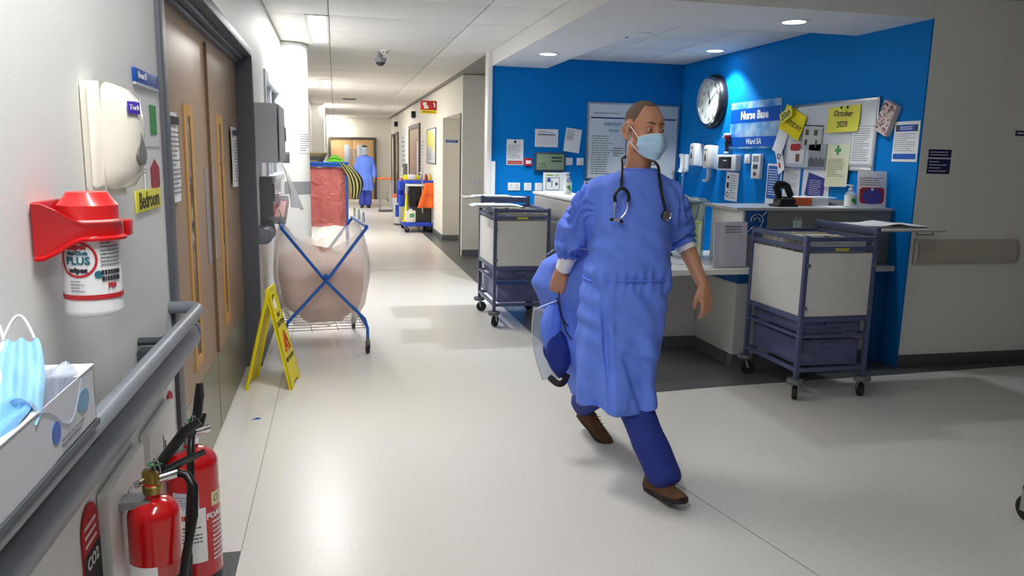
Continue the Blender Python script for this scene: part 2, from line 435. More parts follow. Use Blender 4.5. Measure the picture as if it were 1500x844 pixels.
# ---------------------------------------------------------------- round column
cx, cy, cr = -.53, 9.3, .245
col = struct('column_1', MB().lathe([(cr, 0), (cr, CH+.01)], (cx, cy, 0), 48), M('column_paint', (236, 236, 232), .5))
col['kind'] = 'structure'
MB().lathe([(cr+.004, 1.08), (cr+.004, 1.22)], (cx, cy, 0), 48).build('column_band', M('band_grey', (148, 150, 152), .45), col)
MB().lathe([(cr+.006, 0), (cr+.006, .1)], (cx, cy, 0), 48).build('column_skirting', SKIRT, col)
MB().lathe([(cr+.012, CH-.012), (cr+.012, CH+.008)], (cx, cy, 0), 48).build('column_cap', TEE, col)

# ---------------------------------------------------------------- far double door
d2_ = bpy.data.objects.new('door_2', None); COL.objects.link(d2_); d2_.location = (.57, 27, 0); d2_['kind'] = 'structure'
dx0, dx1, dz = -.2, 1.36, 2.09
b = MB().box(dx0-.02, dx0+.07, 26.9, 27, 0, dz, .004).box(dx1-.07, dx1+.02, 26.9, 27, 0, dz, .004).box(dx0+.07, dx1-.07, 26.9, 27, dz-.07, dz, .004)
wb(b, 'door_frame', M('far_door_frame', (86, 84, 80), .5), d2_)
mid = (dx0+dx1)/2
for x0, x1, g0 in ((dx0+.07, mid-.004, .44), (mid+.004, dx1-.07, .15)):
    lf = wb(MB().box(x0, x1, 26.93, 26.97, .01, dz-.075, .003), 'door_leaf', FDWOOD, d2_)
    MB().box(x0+g0, x0+g0+.17, 26.925, 26.932, .95, 1.83, .002).xf(inv(d2_)).build('vision_panel', M('far_glass', (196, 208, 222), .1), lf)
    hx = x1-.07 if x0 < mid-.1 else x0+.07
    MB().box(hx-.035, hx+.035, 26.925, 26.932, 1.3, 1.7).xf(inv(d2_)).build('push_plate', ALU, lf)

# ---------------------------------------------------------------- doors on the right corridor wall
def side_door(n, y0, y1, z1, mt):
    d = bpy.data.objects.new('door_%d' % n, None); COL.objects.link(d); d.location = (1.9, (y0+y1)/2, 0); d['kind'] = 'structure'
    f = .1
    b = MB().box(1.86, 1.9, y0, y0+f, 0, z1, .004).box(1.86, 1.9, y1-f, y1, 0, z1, .004).box(1.86, 1.9, y0+f, y1-f, z1-.1, z1, .004)
    wb(b, 'door_frame', M('brown_grey_frame', (92, 86, 82), .5), d)
    lf = wb(MB().box(1.882, 1.9, y0+f, y1-f, .01, z1-.1), 'door_leaf', mt, d)
    MB().box(1.878, 1.883, y0+f+.1, y0+f+.55, 1.0, 1.85).xf(inv(d)).build('vision_panel', M('pale_panel', (216, 220, 226), .3), lf)
    MB().box(1.876, 1.883, y1-f-.2, y1-f-.08, .85, 1.25).xf(inv(d)).build('push_plate', ALU, lf)
side_door(3, 17.75, 20.3, 2.26, WOOD)
side_door(4, 23.9, 25.1, 2.22, WOOD)
side_door(5, 25.6, 26.7, 2.2, M('pale_door', (206, 200, 186), .5))

# ---------------------------------------------------------------- doorway at the far right
d6 = bpy.data.objects.new('door_6', None); COL.objects.link(d6); d6.location = (5.6, 5.1, 0); d6['kind'] = 'structure'
wb(MB().box(5.43, 5.51, 4.9, 5.1, 0, 2.2, .005), 'door_frame', M('right_frame_grey', (150, 148, 144), .5), d6)
wb(MB().box(6.75, 6.8, 6.2, 7.3, .42, 2.1, .003), 'door_leaf', M('right_door_wood', (190, 138, 66), .5), d6)
wb(MB().box(6.745, 6.805, 6.2, 7.3, .01, .42, .003), 'kick_plate', WPL, d6)

# ---------------------------------------------------------------- lamps
DIF = M('panel_diffuser', (255, 252, 244), .5, emit=4)
for k in (-8, 0, 7, 14, 21):
    y0 = PY0+k*PDY
    pos = {-8: 'above the near end of the corridor', 0: 'just this side of the round column', 7: 'second one along the corridor', 14: 'third one along the corridor', 21: 'farthest one, before the far door'}[k]
    t = thing('ceiling_light', 'long rectangular white ceiling light, '+pos, 'light', (-.135, y0+PDY, CH), 0, 'corridor ceiling lights')
    MB().box(-.1, -.075, -PDY+.02, PDY-.02, -.006, .012, .002).box(.075, .1, -PDY+.02, PDY-.02, -.006, .012, .002).box(-.075, .075, -PDY+.02, -PDY+.05, -.006, .012, .002).box(-.075, .075, PDY-.05, PDY-.02, -.006, .012, .002).build('light_frame', WPL, t)
    MB().box(-.075, .075, -PDY+.05, PDY-.05, 0, .008).build('diffuser', DIF, t)
    l = bpy.data.lights.new('panel_lamp', 'AREA'); l.shape = 'RECTANGLE'; l.size = .15; l.size_y = 1.6; l.energy = PANEL_W*.82; l.color = (1, .98, .955)
    if k >= 7: l.color = (1, .95, .88); l.energy = PANEL_W*1.2
    if k < 0: l.color = (.97, .985, 1); l.energy = PANEL_W*.62
    lo = bpy.data.objects.new('panel_lamp', l); COL.objects.link(lo); lo.parent = t; lo.location = (0, 0, -.03)
t = thing('ceiling_light', 'added square ceiling light out of view over the junction, brightening floor and man', 'light', (.32, PY0-3.5*PDY, CH))  # added lamp, out of view, to brighten the floor and the walking man
MB().box(-.32, -.29, -.32, .32, -.008, 0, .002).box(.29, .32, -.32, .32, -.008, 0, .002).box(-.29, .29, -.32, -.29, -.008, 0, .002).box(-.29, .29, .29, .32, -.008, 0, .002).build('light_frame', WPL, t)
MB().box(-.29, .29, -.29, .29, -.004, 0).build('diffuser', DIF, t)
l = bpy.data.lights.new('panel_lamp', 'AREA'); l.size = .56; l.spread = math.radians(115); l.energy = PANEL_W*.26; l.color = (1, .985, .965)
lo = bpy.data.objects.new('panel_lamp', l); COL.objects.link(lo); lo.parent = t; lo.location = (0, 0, -.03)
SPOTE = M('downlight_glow', (225, 240, 255), .4, emit=14)
for x, y, z, lb in ((2.13, 7.79, ZB, 'round downlight in the soffit edge over the left end of the nurse base'), (3.36, 5.36, ZB, 'round downlight in the soffit nearest the right white wall'), (3.95, 7.75, ZT, 'round downlight in a ceiling tile above the wall clock')):
    t = thing('downlight', lb, 'light', (x, y, z), 0, 'nurse base downlights')
    MB().lathe([(.085, .002), (.115, .002), (.118, -.004), (.085, -.006)], n=32, cap=False).build('rim', WPL, t)
    b = MB().lathe([(.001, -.003), (.085, -.003), (.085, .003), (.001, .003)], n=32)
    b.build('lamp_face', SPOTE, t)
    l = bpy.data.lights.new('downlight_lamp', 'SPOT'); l.energy = SPOT_W*(1.4 if z == ZT else 2.0 if x < 3 else .5); l.color = (.86, .94, 1); l.spot_size = math.radians(112); l.spot_blend = .5; l.shadow_soft_size = .06
    lo = bpy.data.objects.new('downlight_lamp', l); COL.objects.link(lo); lo.parent = t; lo.location = (0, 0, -.02)
# smoke detector, motion sensor, vent
t = thing('smoke_detector', 'white round smoke detector on the corridor ceiling', 'detector', (.59, 9.4, CH))
MB().lathe([(.06, 0), (.06, -.015), (.05, -.022), (.045, -.04), (.03, -.052), (.001, -.054)], n=24).build('housing', WPL, t)
for a in (-.022, .022): MB().box(a-.009, a+.009, -.049, -.043, -.04, -.03).build('slot', BLK, t)
t = thing('camera_dome', 'small grey dome camera hanging below the corridor ceiling', 'camera', (.55, 9.62, CH))
MB().lathe([(.03, 0), (.03, -.06), (.07, -.07), (.072, -.1), (.06, -.12)], n=24).build('housing', M('dome_grey', (150, 154, 158), .3), t)
MB().lathe([(.06, -.115), (.05, -.14), (.025, -.16), (.001, -.165)], n=24).build('dome', M('smoke_dome', (60, 62, 66), .1), t)
t = thing('ceiling_vent', 'small pale slatted vent in the ceiling far down the corridor', 'vent', (.33, 18.0, CH))
MB().box(-.15, .15, -.15, .15, -.012, 0, .003).build('frame', TEE, t)
for i in range(5): MB().box(-.12, .12, -.12+i*.055, -.09+i*.055, -.018, -.01).build('slat', SKIRT, t)
t = thing('ceiling_vent', 'flush white hatch with a dark finger slot in the nurse base ceiling', 'vent', (2.72, 7.2, ZT))
MB().box(-.14, .14, -.3, .3, -.006, 0, .002).build('frame', CEIL, t)
MB().box(-.03, .03, -.03, 0, -.01, -.004).build('slot', BLK, t)
# ================================================================ NURSE BASE DESK
DESKW = M('desk_laminate_white', (214, 214, 212), .4)
DESKG = M('desk_screen_grey', (128, 128, 128), .5, var=.04)
TOPW = M('worktop_white', (228, 228, 224), .35)
DKB = M('desk_blue_band', (0, 92, 160), .45)
t = thing('nurse_desk', 'white nurse station desk base with grey plinth and blue edge band', 'desk', (2.9, 5.6, 0))
wb(MB().box(2.91, 4.18, 5.13, 5.9, .1, .645), 'base_panel', DESKW, t)
wb(MB().box(2.05, 2.905, 5.77, 5.9, .1, .735), 'knee_panel', DESKW, t)
wb(MB().box(2.915, 4.19, 5.14, 5.9, 0, .1), 'plinth', SKIRT, t)
wb(MB().box(2.06, 2.905, 5.765, 5.9, 0, .1), 'plinth', SKIRT, t)
wb(MB().box(2.905, 2.912, 5.24, 5.765, 0, .1), 'plinth', SKIRT, t)
wb(MB().box(2.905, 4.19, 5.115, 5.9, .648, .735), 'blue_band', DKB, t)
wb(MB().box(4.08, 4.19, 5.1, 5.128, .0, .648, .003), 'blue_leg', DKB, t)
t2 = thing('worktop', 'pale worktop running along the front of the nurse station desk', 'worktop', (3.0, 5.5, .74))
wb(MB().prismz([(2.02, 4.98), (4.19, 5.04), (4.19, 6.1), (2.36, 6.1), (2.36, 5.92), (2.02, 5.92)], .737, .775), 'worktop_slab', TOPW, t2)
t = thing('desk_screen', 'grey desk front screen carrying a pale shelf beside the right blue wall', 'desk', (3.6, 5.2, .776))
wb(MB().box(2.935, 4.19, 5.13, 5.17, .778, 1.19, .004), 'screen_panel', DESKG, t)
wb(MB().box(2.915, 2.935, 5.13, 5.6, .778, 1.19, .003), 'end_panel', WPL, t)
wb(MB().box(2.86, 4.19, 5.11, 5.66, 1.192, 1.214, .005), 'top_shelf', M('shelf_grey', (176, 178, 180), .3), t)
t = thing('desk_wing', 'grey left wing screen of the nurse station with white top', 'desk', (2.1, 6.9, 0))
wb(MB().box(2.0, 2.1, 5.95, 7.74, .1, 1.17, .03), 'wing_panel', M('wing_grey', (168, 168, 166), .5), t)
wb(MB().box(2.01, 2.1, 5.97, 7.72, 0, .1), 'plinth', SKIRT, t)
wb(MB().box(1.99, 2.34, 5.93, 7.76, 1.172, 1.2, .012), 'top_shelf', TOPW, t)

# ================================================================ THINGS ON THE BLUE BACK WALL (rz = 0, faces -y)
YB = 9.03
def plate(name, label, cat, x, z, w, h, t=.02, mat=WPL, rz=0, y=YB, group=None, bev=.004, loc=None):
    o = own(MB().box(-w/2, w/2, -t, 0, -h/2, h/2, bev), name, mat, label, cat, loc or (x, y-.001, z), rz, group)
    return o
def sheet(name, label, cat, loc, rz, w, h, mat=PAPER, ang=0, t=.0025, curl=0, group=None):
    R = Matrix.Rotation(-ang, 4, 'Y')
    b = MB().grid(lambda u, v: ((u-.5)*w, -.004-curl*((1-v)**2 if curl > 0 else 0)-abs(min(curl, 0))*(1-u)**2, (v-.5)*h), 8, 8, t)
    o = own(b.xf(R), name, mat, label, cat, loc, rz, group)
    return o, R
def pr(mb, o, R, name, mat): return mb.xf(R).build(name, mat, o, 0)

t = thing('whiteboard', 'large white magnetic board covered in handwriting behind the walking man', 'whiteboard', (3.57, YB, 1.77))
WBM = M('whiteboard_enamel', (220, 226, 228), .22)
MB().box(-.585, .585, -.018, 0, -.46, .43, .003).build('board', WBM, t)
b = MB().box(-.6, -.575, -.024, 0, -.475, .445, .002).box(.575, .6, -.024, 0, -.475, .445, .002).box(-.575, .575, -.024, 0, .425, .445, .002).box(-.575, .575, -.024, 0, -.475, -.455, .002)
b.build('frame', ALU, t)
MB().box(-.55, -.12, -.0195, -.018, .255, .272).box(-.02, .55, -.0195, -.018, .255, .272).build('rule', DBLUE, t)
MB().box(-.095, -.085, -.0195, -.018, -.43, .27).build('rule', DBLUE, t)
SMU = M('blue_smudge', (176, 208, 222), .5)
quad(quad(MB(), -.36, -.17, .165, .215, -.0185), -.31, -.2, .09, .135, -.0185).build('smudge', SMU, t)
text('STAFF DUTY', .042, INK, t, -.265, -.019, .19); text('1ST OCT', .036, INK, t, -.255, -.019, .112)
b = lines(MB(), -.53, -.14, -.42, .06, 17, -.019, .24, seed=11, fill=.55)
b.build('handwriting', INK, t, 0)
lines(MB(), -.04, .54, -.4, .16, 12, -.019, .22, seed=12, fill=.6).build('handwriting', INK, t, 0)
lines(MB(), -.25, -.1, -.2, -.08, 4, -.0192, .35, seed=13).build('handwriting', INK, t, 0)
lines(MB(), -.52, -.13, .3, .34, 1, -.019, .5, seed=14).build('heading', M('pale_ink', (170, 178, 190), .6), t, 0)

o, R = sheet('poster', 'white notice with blue crest and two red bars at the left of the blue wall', 'poster', (2.09, YB, 1.6), 0, .205, .3)
pr(lines(MB(), -.08, .085, -.075, .09, 10, -.0056, .3, seed=21), o, R, 'print', GINK)
pr(quad(quad(MB(), -.09, .09, -.118, -.1, -.0056), -.09, .09, -.14, -.124, -.0056), o, R, 'red_bar', REDI)
pr(MB().lathe([(.001, 0), (.017, 0), (.017, .001), (.001, .001)], n=20, mat=rotm('X', PI/2)).xf(Matrix.Translation((.0, -.005, .122))), o, R, 'crest', DBLUE)
pr(quad(quad(quad(MB(), -.088, -.08, .05, .06, -.0056), -.088, -.08, .015, .025, -.0056), -.088, -.08, -.035, -.025, -.0056), o, R, 'bullet', INK)
o, R = sheet('calendar', 'white printed rota sheet pinned above the grey alarm panel', 'notice', (2.475, YB, 1.775), 0, .285, .21)
pr(quad(MB(), -.11, .11, .033, .048, -.0056), o, R, 'heading', GINK)
b = MB()
for i in range(8): b.box(-.12+i*.034, -.119+i*.034, -.0055, -.005, -.07, .03)
for i in range(6): b.box(-.12, .12, -.0055, -.005, -.07+i*.02, -.069+i*.02)
pr(b, o, R, 'ruled_grid', GINK); pr(lines(MB(), -.1, .1, .06, .09, 2, -.0056, .4, seed=22), o, R, 'print', GINK)
o, R = sheet('notice_sheet', 'tilted white sheet with curling corner left of the whiteboard', 'notice', (2.8, YB, 1.755), 0, .2, .28, ang=-.13, curl=.02)
pr(lines(MB(), -.08, .08, .0, .12, 12, -.012, .3, seed=23, fill=.5), o, R, 'print', GINK)
t = thing('alarm_panel', 'grey green alarm repeater panel with dark frame on the blue wall', 'panel', (2.515, YB, 1.495))
MB().box(-.185, .185, -.06, 0, -.11, .11, .006).build('case', M('panel_dark', (70, 76, 80), .4), t)
MB().box(-.168, .168, -.064, -.058, -.09, .09, .002).build('face', M('panel_green', (124, 142, 116), .35), t)
quad(quad(MB(), .01, .14, .04, .058, -.064), .01, .14, .0, .018, -.064).build('display', M('panel_strip', (46, 60, 40), .3), t)
b = MB()
for i in range(3): b.box(-.13+i*.026, -.118+i*.026, -.067, -.064, -.03, -.018)
b.build('button', BLK, t)
lines(MB(), -.15, -.03, -.08, -.045, 2, -.0645, .3, seed=4).build('print', INK, t, 0)
for z in (.05, .0): MB().box(-.132, -.124, -.067, -.064, z, z+.012).build('indicator', M('amber_light', (220, 200, 80), .4), t)
t = thing('fire_call_point', 'small red break glass call point beside the white crest notice', 'call point', (2.25, YB, 1.49))
MB().box(-.043, .043, -.04, 0, -.045, .045, .005).build('case', REDP, t)
MB().box(-.03, .03, -.043, -.039, -.022, .018, .001).build('glass', WPL, t); MB().box(-.01, .01, -.044, -.039, .026, .036).build('lock', BLK, t)
for x, lb, knob in ((2.765, 'plain white switch plate just right of the alarm panel', 0), (2.905, 'white plate with a round knob nearest the whiteboard', 1)):
    o = plate('switch_plate', lb, 'switch', x, 1.505, .088, .088, .012)
    if knob: MB().lathe([(.022, 0), (.02, .012), (.001, .013)], n=20, mat=rotm('X', PI/2)).xf(Matrix.Translation((0, -.012, 0))).build('knob', WPL, o)
    else: MB().box(-.016, .016, -.016, -.011, -.022, .022, .002).build('rocker', WPL, o)
for x, wd, lb in ((2.085, .15, 'double white wall socket low at the left of the blue wall'), (2.255, .09, 'middle single white outlet low on the blue wall'), (2.39, .09, 'single white outlet partly behind the map sheet')):
    o = plate('wall_socket', lb, 'socket', x, 1.195, wd, .092, .012)
    for dx in ((-.036, .036) if wd > .1 else (0,)):
        MB().box(dx-.004, dx+.004, -.0135, -.011, .012, .024).box(dx-.014, dx-.008, -.0135, -.011, -.012, -.006).box(dx+.008, dx+.014, -.0135, -.011, -.012, -.006).build('pin_hole', BLK, o)
        MB().box(dx-.006, dx+.006, -.016, -.011, .028, .04, .001).build('rocker', WPL, o)
o, R = sheet('map_sheet', 'white sheet with a small green and blue plan under the alarm panel', 'notice', (2.58, 8.99, 1.255), 0, .29, .23)
pr(quad(quad(MB(), -.11, -.02, .075, .09, -.0056), .0, .05, .075, .085, -.0056), o, R, 'heading', M('lime_print', (150, 180, 60), .6))
pr(quad(quad(quad(quad(quad(MB(), -.11, .06, .05, .056, -.0056), -.11, -.104, -.09, .05, -.0056), .054, .06, -.09, .05, -.0056), -.11, .06, -.096, -.09, -.0056), -.04, -.03, -.06, .02, -.0056), o, R, 'plan_walls', M('olive_print', (86, 110, 60), .6))
pr(quad(MB(), -.095, -.05, .0, .045, -.0056), o, R, 'plan_room', M('mid_blue_print', (50, 84, 140), .6)); pr(quad(MB(), .01, .035, -.04, -.005, -.0056), o, R, 'plan_mark', INK)

def pump_bottle(label, loc, body=.034, h=.13, group=None, rz=0, leaf=True):
    t = thing('sanitiser_bottle', label, 'bottle', loc, rz, group)
    MB().lathe([(body*.95, 0), (body, .006), (body, h*.78), (body*.8, h*.9), (body*.35, h), (body*.35, h*1.06)], n=24).build('bottle', film_mat('clear_bottle', (225, 235, 238), .45, .1, 0), t)
    MB().lathe([(body*1.01, h*.08), (body*1.01, h*.76)], n=24, cap=False).build('label', M('bottle_label', (232, 234, 230), .5), t)
    if leaf: MB().ball((.0, -body*1.0, h*.45), (body*.5, .004, body*.42), 12, 6).ball((body*.35, -body*.95, h*.3), (body*.3, .005, body*.3), 12, 6).build('leaf_logo', M('leaf_green', (60, 150, 60), .5), t)
    MB().lathe([(body*.45, h*1.04), (body*.45, h*1.16), (body*.2, h*1.18), (body*.2, h*1.3), (body*.5, h*1.31), (body*.5, h*1.37)], n=16).tube([(0, 0, h*1.34), (-body*1.1, 0, h*1.36), (-body*1.3, 0, h*1.3)], body*.14, 8).build('pump', WPL, t)
    return t
pump_bottle('clear sanitiser pump bottle with green leaf on the left wing shelf', (2.2, 7.2, 1.2), .04, .15)
o = thing('leaflet', 'small leaflet with purple print standing at the right of the left wing shelf', 'leaflet', (2.235, 6.62, 1.2), .2)
MB().box(-.05, .05, -.002, .002, 0, .15).xf(Matrix.Rotation(-.2, 4, 'X')).build('card', PAPER, o)
quad(quad(MB(), -.035, -.01, .07, .13, -.003), .0, .03, .03, .12, -.003).xf(Matrix.Rotation(-.2, 4, 'X')).build('print', M('purple_print', (104, 40, 110), .6), o)

# ================================================================ THINGS ON THE BLUE RIGHT WALL (rz = -90, local x runs towards the camera)
XR = 4.2; RZ = -PI/2
def RL(y, z): return (XR-.001, y, z)
t = thing('wall_clock', 'large round wall clock with white face and black chrome rim', 'clock', RL(8.16, 2.205), RZ)
Rx = rotm('X', PI/2)          # lathe axis towards the room
MB().lathe([(.30, 0), (.30, .04), (.285, .075), (.27, .085), (.262, .05)], n=48, mat=Rx, cap=False).build('case', BLK, t)
MB().lathe([(.272, .08), (.265, .098), (.245, .09), (.245, .06)], n=48, mat=Rx, cap=False).build('bezel', CHR, t)
MB().lathe([(.001, .062), (.25, .062), (.25, .055)], n=48, mat=Rx).build('face', M('clock_face', (226, 232, 222), .4), t)
for i in range(1, 13):
    a = i*PI/6; text(str(i), .062, INK, t, .195*math.sin(a), -.0635, .195*math.cos(a), name='numeral')
b = MB()
for i in range(60):
    a = i*PI/30; b.box(-.0015, .0015, -.0635, -.062, .228, .238, mat=Matrix.Rotation(a, 4, 'Y'))
b.build('minute_marks', INK, t)
MB().box(-.005, .005, -.068, -.065, -.03, .13).xf(Matrix.Rotation(-.36, 4, 'Y')).build('hour_hand', BLK, t)
MB().box(-.004, .004, -.071, -.069, -.03, .2).xf(Matrix.Rotation(.98, 4, 'Y')).build('minute_hand', BLK, t)
MB().lathe([(.001, .074), (.01, .074), (.01, .062)], n=16, mat=Rx).build('hub', BLK, t)

t = thing('nurse_base_sign', 'blue and white sky sign reading Nurse Base and Ward 5A', 'sign', RL(7.27, 1.925), RZ)
def sky_mat():
    mt = M('sky_print', (120, 180, 225), .3); nt = mt.node_tree; b = nt.nodes['Principled BSDF']
    tc = nt.nodes.new('ShaderNodeTexCoord'); n = nt.nodes.new('ShaderNodeTexNoise'); n.inputs['Scale'].default_value = 4; n.inputs['Detail'].default_value = 6
    mr = nt.nodes.new('ShaderNodeMapRange'); mr.inputs['From Min'].default_value = .42; mr.inputs['From Max'].default_value = .68
    mx = nt.nodes.new('ShaderNodeMixRGB'); mx.inputs[1].default_value = (*s2l((62, 140, 208)), 1); mx.inputs[2].default_value = (*s2l((196, 218, 232)), 1)
    nt.links.new(tc.outputs['Object'], n.inputs['Vector']); nt.links.new(n.outputs['Fac'], mr.inputs[0]); nt.links.new(mr.outputs[0], mx.inputs[0]); nt.links.new(mx.outputs[0], b.inputs['Base Color'])
    return mt
MB().box(-.48, .48, -.012, 0, -.245, .235, .002).build('board', sky_mat(), t)
quad(MB(), -.48, .48, .02, .165, -.0122).build('band', NBLUE, t); quad(MB(), -.48, .48, -.225, -.125, -.0122).build('band', NBLUE, t)
text('Nurse Base', .115, WPL, t, 0, -.0135, .092, bold=.004, sx=1.0); text('Ward 5A', .078, WPL, t, .02, -.0135, -.175, bold=.002)
t = thing('toy_figure', 'little red and white soft toy stuck at the lower left of the blue sign', 'toy', (XR-.045, 7.74, 1.74), RZ)
MB().ball((0, 0, .0), (.03, .025, .045)).limb([(-.012, 0, -.03), (-.016, 0, -.09)], [.012, .012], 8).limb([(.012, 0, -.03), (.016, 0, -.09)], [.012, .012], 8).build('body', M('toy_dark', (60, 40, 44), .7), t)
MB().ball((0, 0, .06), (.032, .03, .03)).build('head', M('toy_red', (190, 30, 36), .7), t)
MB().ball((0, -.005, .09), (.05, .035, .016)).limb([(-.035, -.005, .085), (-.075, -.005, .06)], [.014, .012], 8).build('hat', PAPER, t)
MB().ball((-.016, -.002, -.1), (.014, .018, .01)).build('foot', PAPER, t); MB().ball((.016, -.002, -.1), (.014, .018, .01)).build('foot', PAPER, t)

def soap(label, y, z, cat='dispenser', arm=False, mat=WPL):
    t = thing('soap_dispenser', label, cat, RL(y, z), RZ)
    MB().box(-.065, .065, -.05, 0, -.13, .13, .012).build('back_plate', WPL, t)
    MB().box(-.07, .07, -.125, -.03, -.125, .135, .03).build('cover', mat, t)
    MB().prism([(-.022, -.04), (.022, -.04), (.018, .01), (0, .045), (-.018, .01)], -.128, -.122).build('lens', M('grey_lens', (90, 92, 90), .2), t)
    quad(MB(), -.03, .03, .075, .092, -.126).build('badge', GINK, t)
    if arm: MB().tube([(.0, -.07, -.13), (.01, -.07, -.2), (.0, -.075, -.25), (-.05, -.08, -.27), (-.1, -.08, -.26)], [.03, .028, .026, .022, .02], 10, flat=.6).build('lever_arm', WPL, t)
soap('white soap dispenser with grey lens, left of its cream twin on the blue wall', 8.42, 1.61)
soap('cream dispenser with long lever arm hanging below, beside the clock', 8.07, 1.585, arm=True, mat=CRPL)
t = thing('wall_phone', 'white wall telephone handset with coiled cord under the clock', 'phone', RL(8.78, 1.52), RZ)
MB().box(-.05, .05, -.05, 0, -.12, .1, .012).build('cradle', WPL, t)
MB().tube([(0, -.09, -.12), (0, -.075, -.06), (0, -.075, .04), (0, -.09, .1)], [.03, .02, .02, .03], 12).build('handset', WPL, t)
MB().tube([(.012*math.cos(i*.9), -.05+.012*math.sin(i*.9), -.13-i*.006) for i in range(40)], .004, 6).build('coiled_cord', WPL, t)
t = thing('control_panel', 'white wall controller with black screen left of the intercom', 'panel', RL(7.69, 1.53), RZ)
MB().box(-.21, .21, -.07, 0, -.085, .085, .01).build('case', M('controller_white', (222, 224, 222), .35), t)
MB().box(-.165, .12, -.073, -.069, -.062, .062, .002).build('screen', BLK, t)
quad(quad(quad(MB(), -.06, -.04, .015, .03, -.0735), -.03, -.01, .015, .03, -.0735), .0, .02, .015, .03, -.0735).build('digit', WPL, t)
lines(MB(), -.14, .1, -.05, .0, 4, -.0735, .15, seed=9).build('print', GINK, t, 0)
o = plate('switch_plate', 'small blank white plate between wall controller and intercom', 'switch', 0, 0, .1, .095, .02, rz=RZ, loc=RL(7.345, 1.575))
MB().box(-.02, .02, -.024, -.019, -.028, .028, .002).build('rocker', WPL, o)
t = thing('intercom', 'tall white intercom with speaker grille, small screen and button', 'intercom', RL(7.13, 1.5), RZ)
MB().box(-.085, .085, -.04, 0, -.125, .125, .012).build('case', WPL, t)
b = MB()
for i in range(5): b.box(-.055, .055, -.042, -.039, .05+i*.012, .056+i*.012)
b.build('speaker_grille', GINK, t)
MB().box(-.045, .045, -.043, -.039, -.025, .02, .002).build('screen', M('lcd_dark', (70, 84, 88), .2), t)
MB().lathe([(.001, .012), (.02, .012), (.022, 0)], n=16, mat=Rx).xf(Matrix.Translation((0, -.038, -.075))).build('button', M('brown_button', (110, 70, 60), .4), t)
o, R = sheet('instruction_leaflet', 'narrow white instruction sheet with three black symbols below the controller', 'notice', RL(7.65, 1.275), RZ, .27, .31, ang=-.03)
for q in ((-.11, -.06, -.02, .04), (-.105, -.065, .08, .11)): pr(quad(MB(), *q, -.0056), o, R, 'symbol', INK)
pr(MB().lathe([(.02, 0), (.03, 0), (.03, .001), (.02, .001)], n=20, mat=Rx, cap=False).xf(Matrix.Translation((-.085, -.005, -.09))), o, R, 'symbol', INK)
pr(lines(MB(), -.04, .11, -.13, .13, 10, -.0056, .25, seed=31), o, R, 'print', GINK)

# pin board crowded with papers
t = thing('notice_whiteboard', 'white framed board crowded with yellow sheets and papers beside the blue sign', 'whiteboard', RL(6.025, 1.78), RZ)
MB().box(-.62, .62, -.016, 0, -.275, .275, .002).build('board', WBM, t)
b = MB().box(-.64, -.615, -.022, 0, -.29, .29, .002).box(.615, .64, -.022, 0, -.29, .29, .002).box(-.615, .615, -.022, 0, .27, .29, .002).box(-.615, .615, -.022, 0, -.29, -.27, .002)
b.build('frame', ALU, t)
quad(MB(), .1, .58, .03, .045, -.0165).build('rule', DBLUE, t)
quad(MB(), -.46, -.43, -.02, .1, -.0165).build('marker_stroke', DBLUE, t)
XP = XR-.024
def pinned(name, label, cat, y, z, w, h, **k): return sheet(name, label, cat, (XP, y, z), RZ, w, h, **k)
o, R = pinned('yellow_sheet', 'bright yellow tilted sheet ending in DAY at the board corner', 'notice', 6.53, 1.915, .36, .23, mat=YPAP2, ang=-.38, curl=.02)
o.location.x -= .008
text('TUESDAY', .07, INK, o, 0, 0, 0).matrix_local = R @ Matrix.Translation((.02, -.0125, -.015))
o, R = pinned('date_slip', 'small pale yellow slip reading 20th laid over the bright yellow sheet', 'notice', 6.6, 1.985, .2, .1, mat=YPAP, ang=.42)
o.location.x -= .045
text('20th', .085, INK, o, 0, 0, 0).matrix_local = R @ Matrix.Translation((0, -.0065, 0))
o, R = pinned('month_sheet', 'pale yellow sheet reading October 2020 at the board top right', 'notice', 5.805, 1.915, .42, .215, mat=YPAP, ang=.02, curl=.015)
text('October', .072, INK, o, 0, 0, 0, shear=.12).matrix_local = R @ Matrix.Translation((.0, -.01, .045)) @ Matrix(((1, 0, .12, 0), (0, 1, 0, 0), (0, 0, 1, 0), (0, 0, 0, 1)))
text('2020', .072, INK, o, 0, 0, 0).matrix_local = R @ Matrix.Translation((.0, -.014, -.045))
for dx in (-.03, .05): MB().ball((dx, -.012, .095), (.01, .008, .012), 10, 6).build('magnet', BLK, o)
o, R = pinned('plastic_wallet', 'clear wallet of small pictures in the middle of the crowded board', 'notice', 6.23, 1.77, .3, .22, mat=M('wallet_sheet', (206, 208, 200), .25), ang=-.06)
for q in ((-.1, -.05, .02, .07), (.03, .08, .02, .07), (-.1, -.06, -.07, -.02), (.06, .09, -.08, -.02)): pr(quad(MB(), *q, -.0056), o, R, 'picture', M('brown_print', (96, 84, 78), .6))
pr(quad(quad(MB(), -.15, .15, .1, .11, -.0056), -.15, -.145, -.11, .11, -.0056), o, R, 'edge', INK)
o, R = pinned('notice_sheet', 'white sheet with a red lozenge and small brown picture at board lower left', 'notice', 6.46, 1.655, .26, .23)
o.location.x += .004
pr(MB().prism([(-.1, .02), (-.08, .0), (.05, .0), (.07, .02), (.07, .045), (.05, .065), (-.08, .065), (-.1, .045)], -.0056, -.005), o, R, 'red_lozenge', REDI)
pr(quad(MB(), .0, .06, -.1, -.03, -.0056), o, R, 'picture', M('rust_print', (130, 84, 72), .6)); pr(lines(MB(), -.1, .1, .075, .11, 3, -.0056, .3, seed=33), o, R, 'print', GINK)
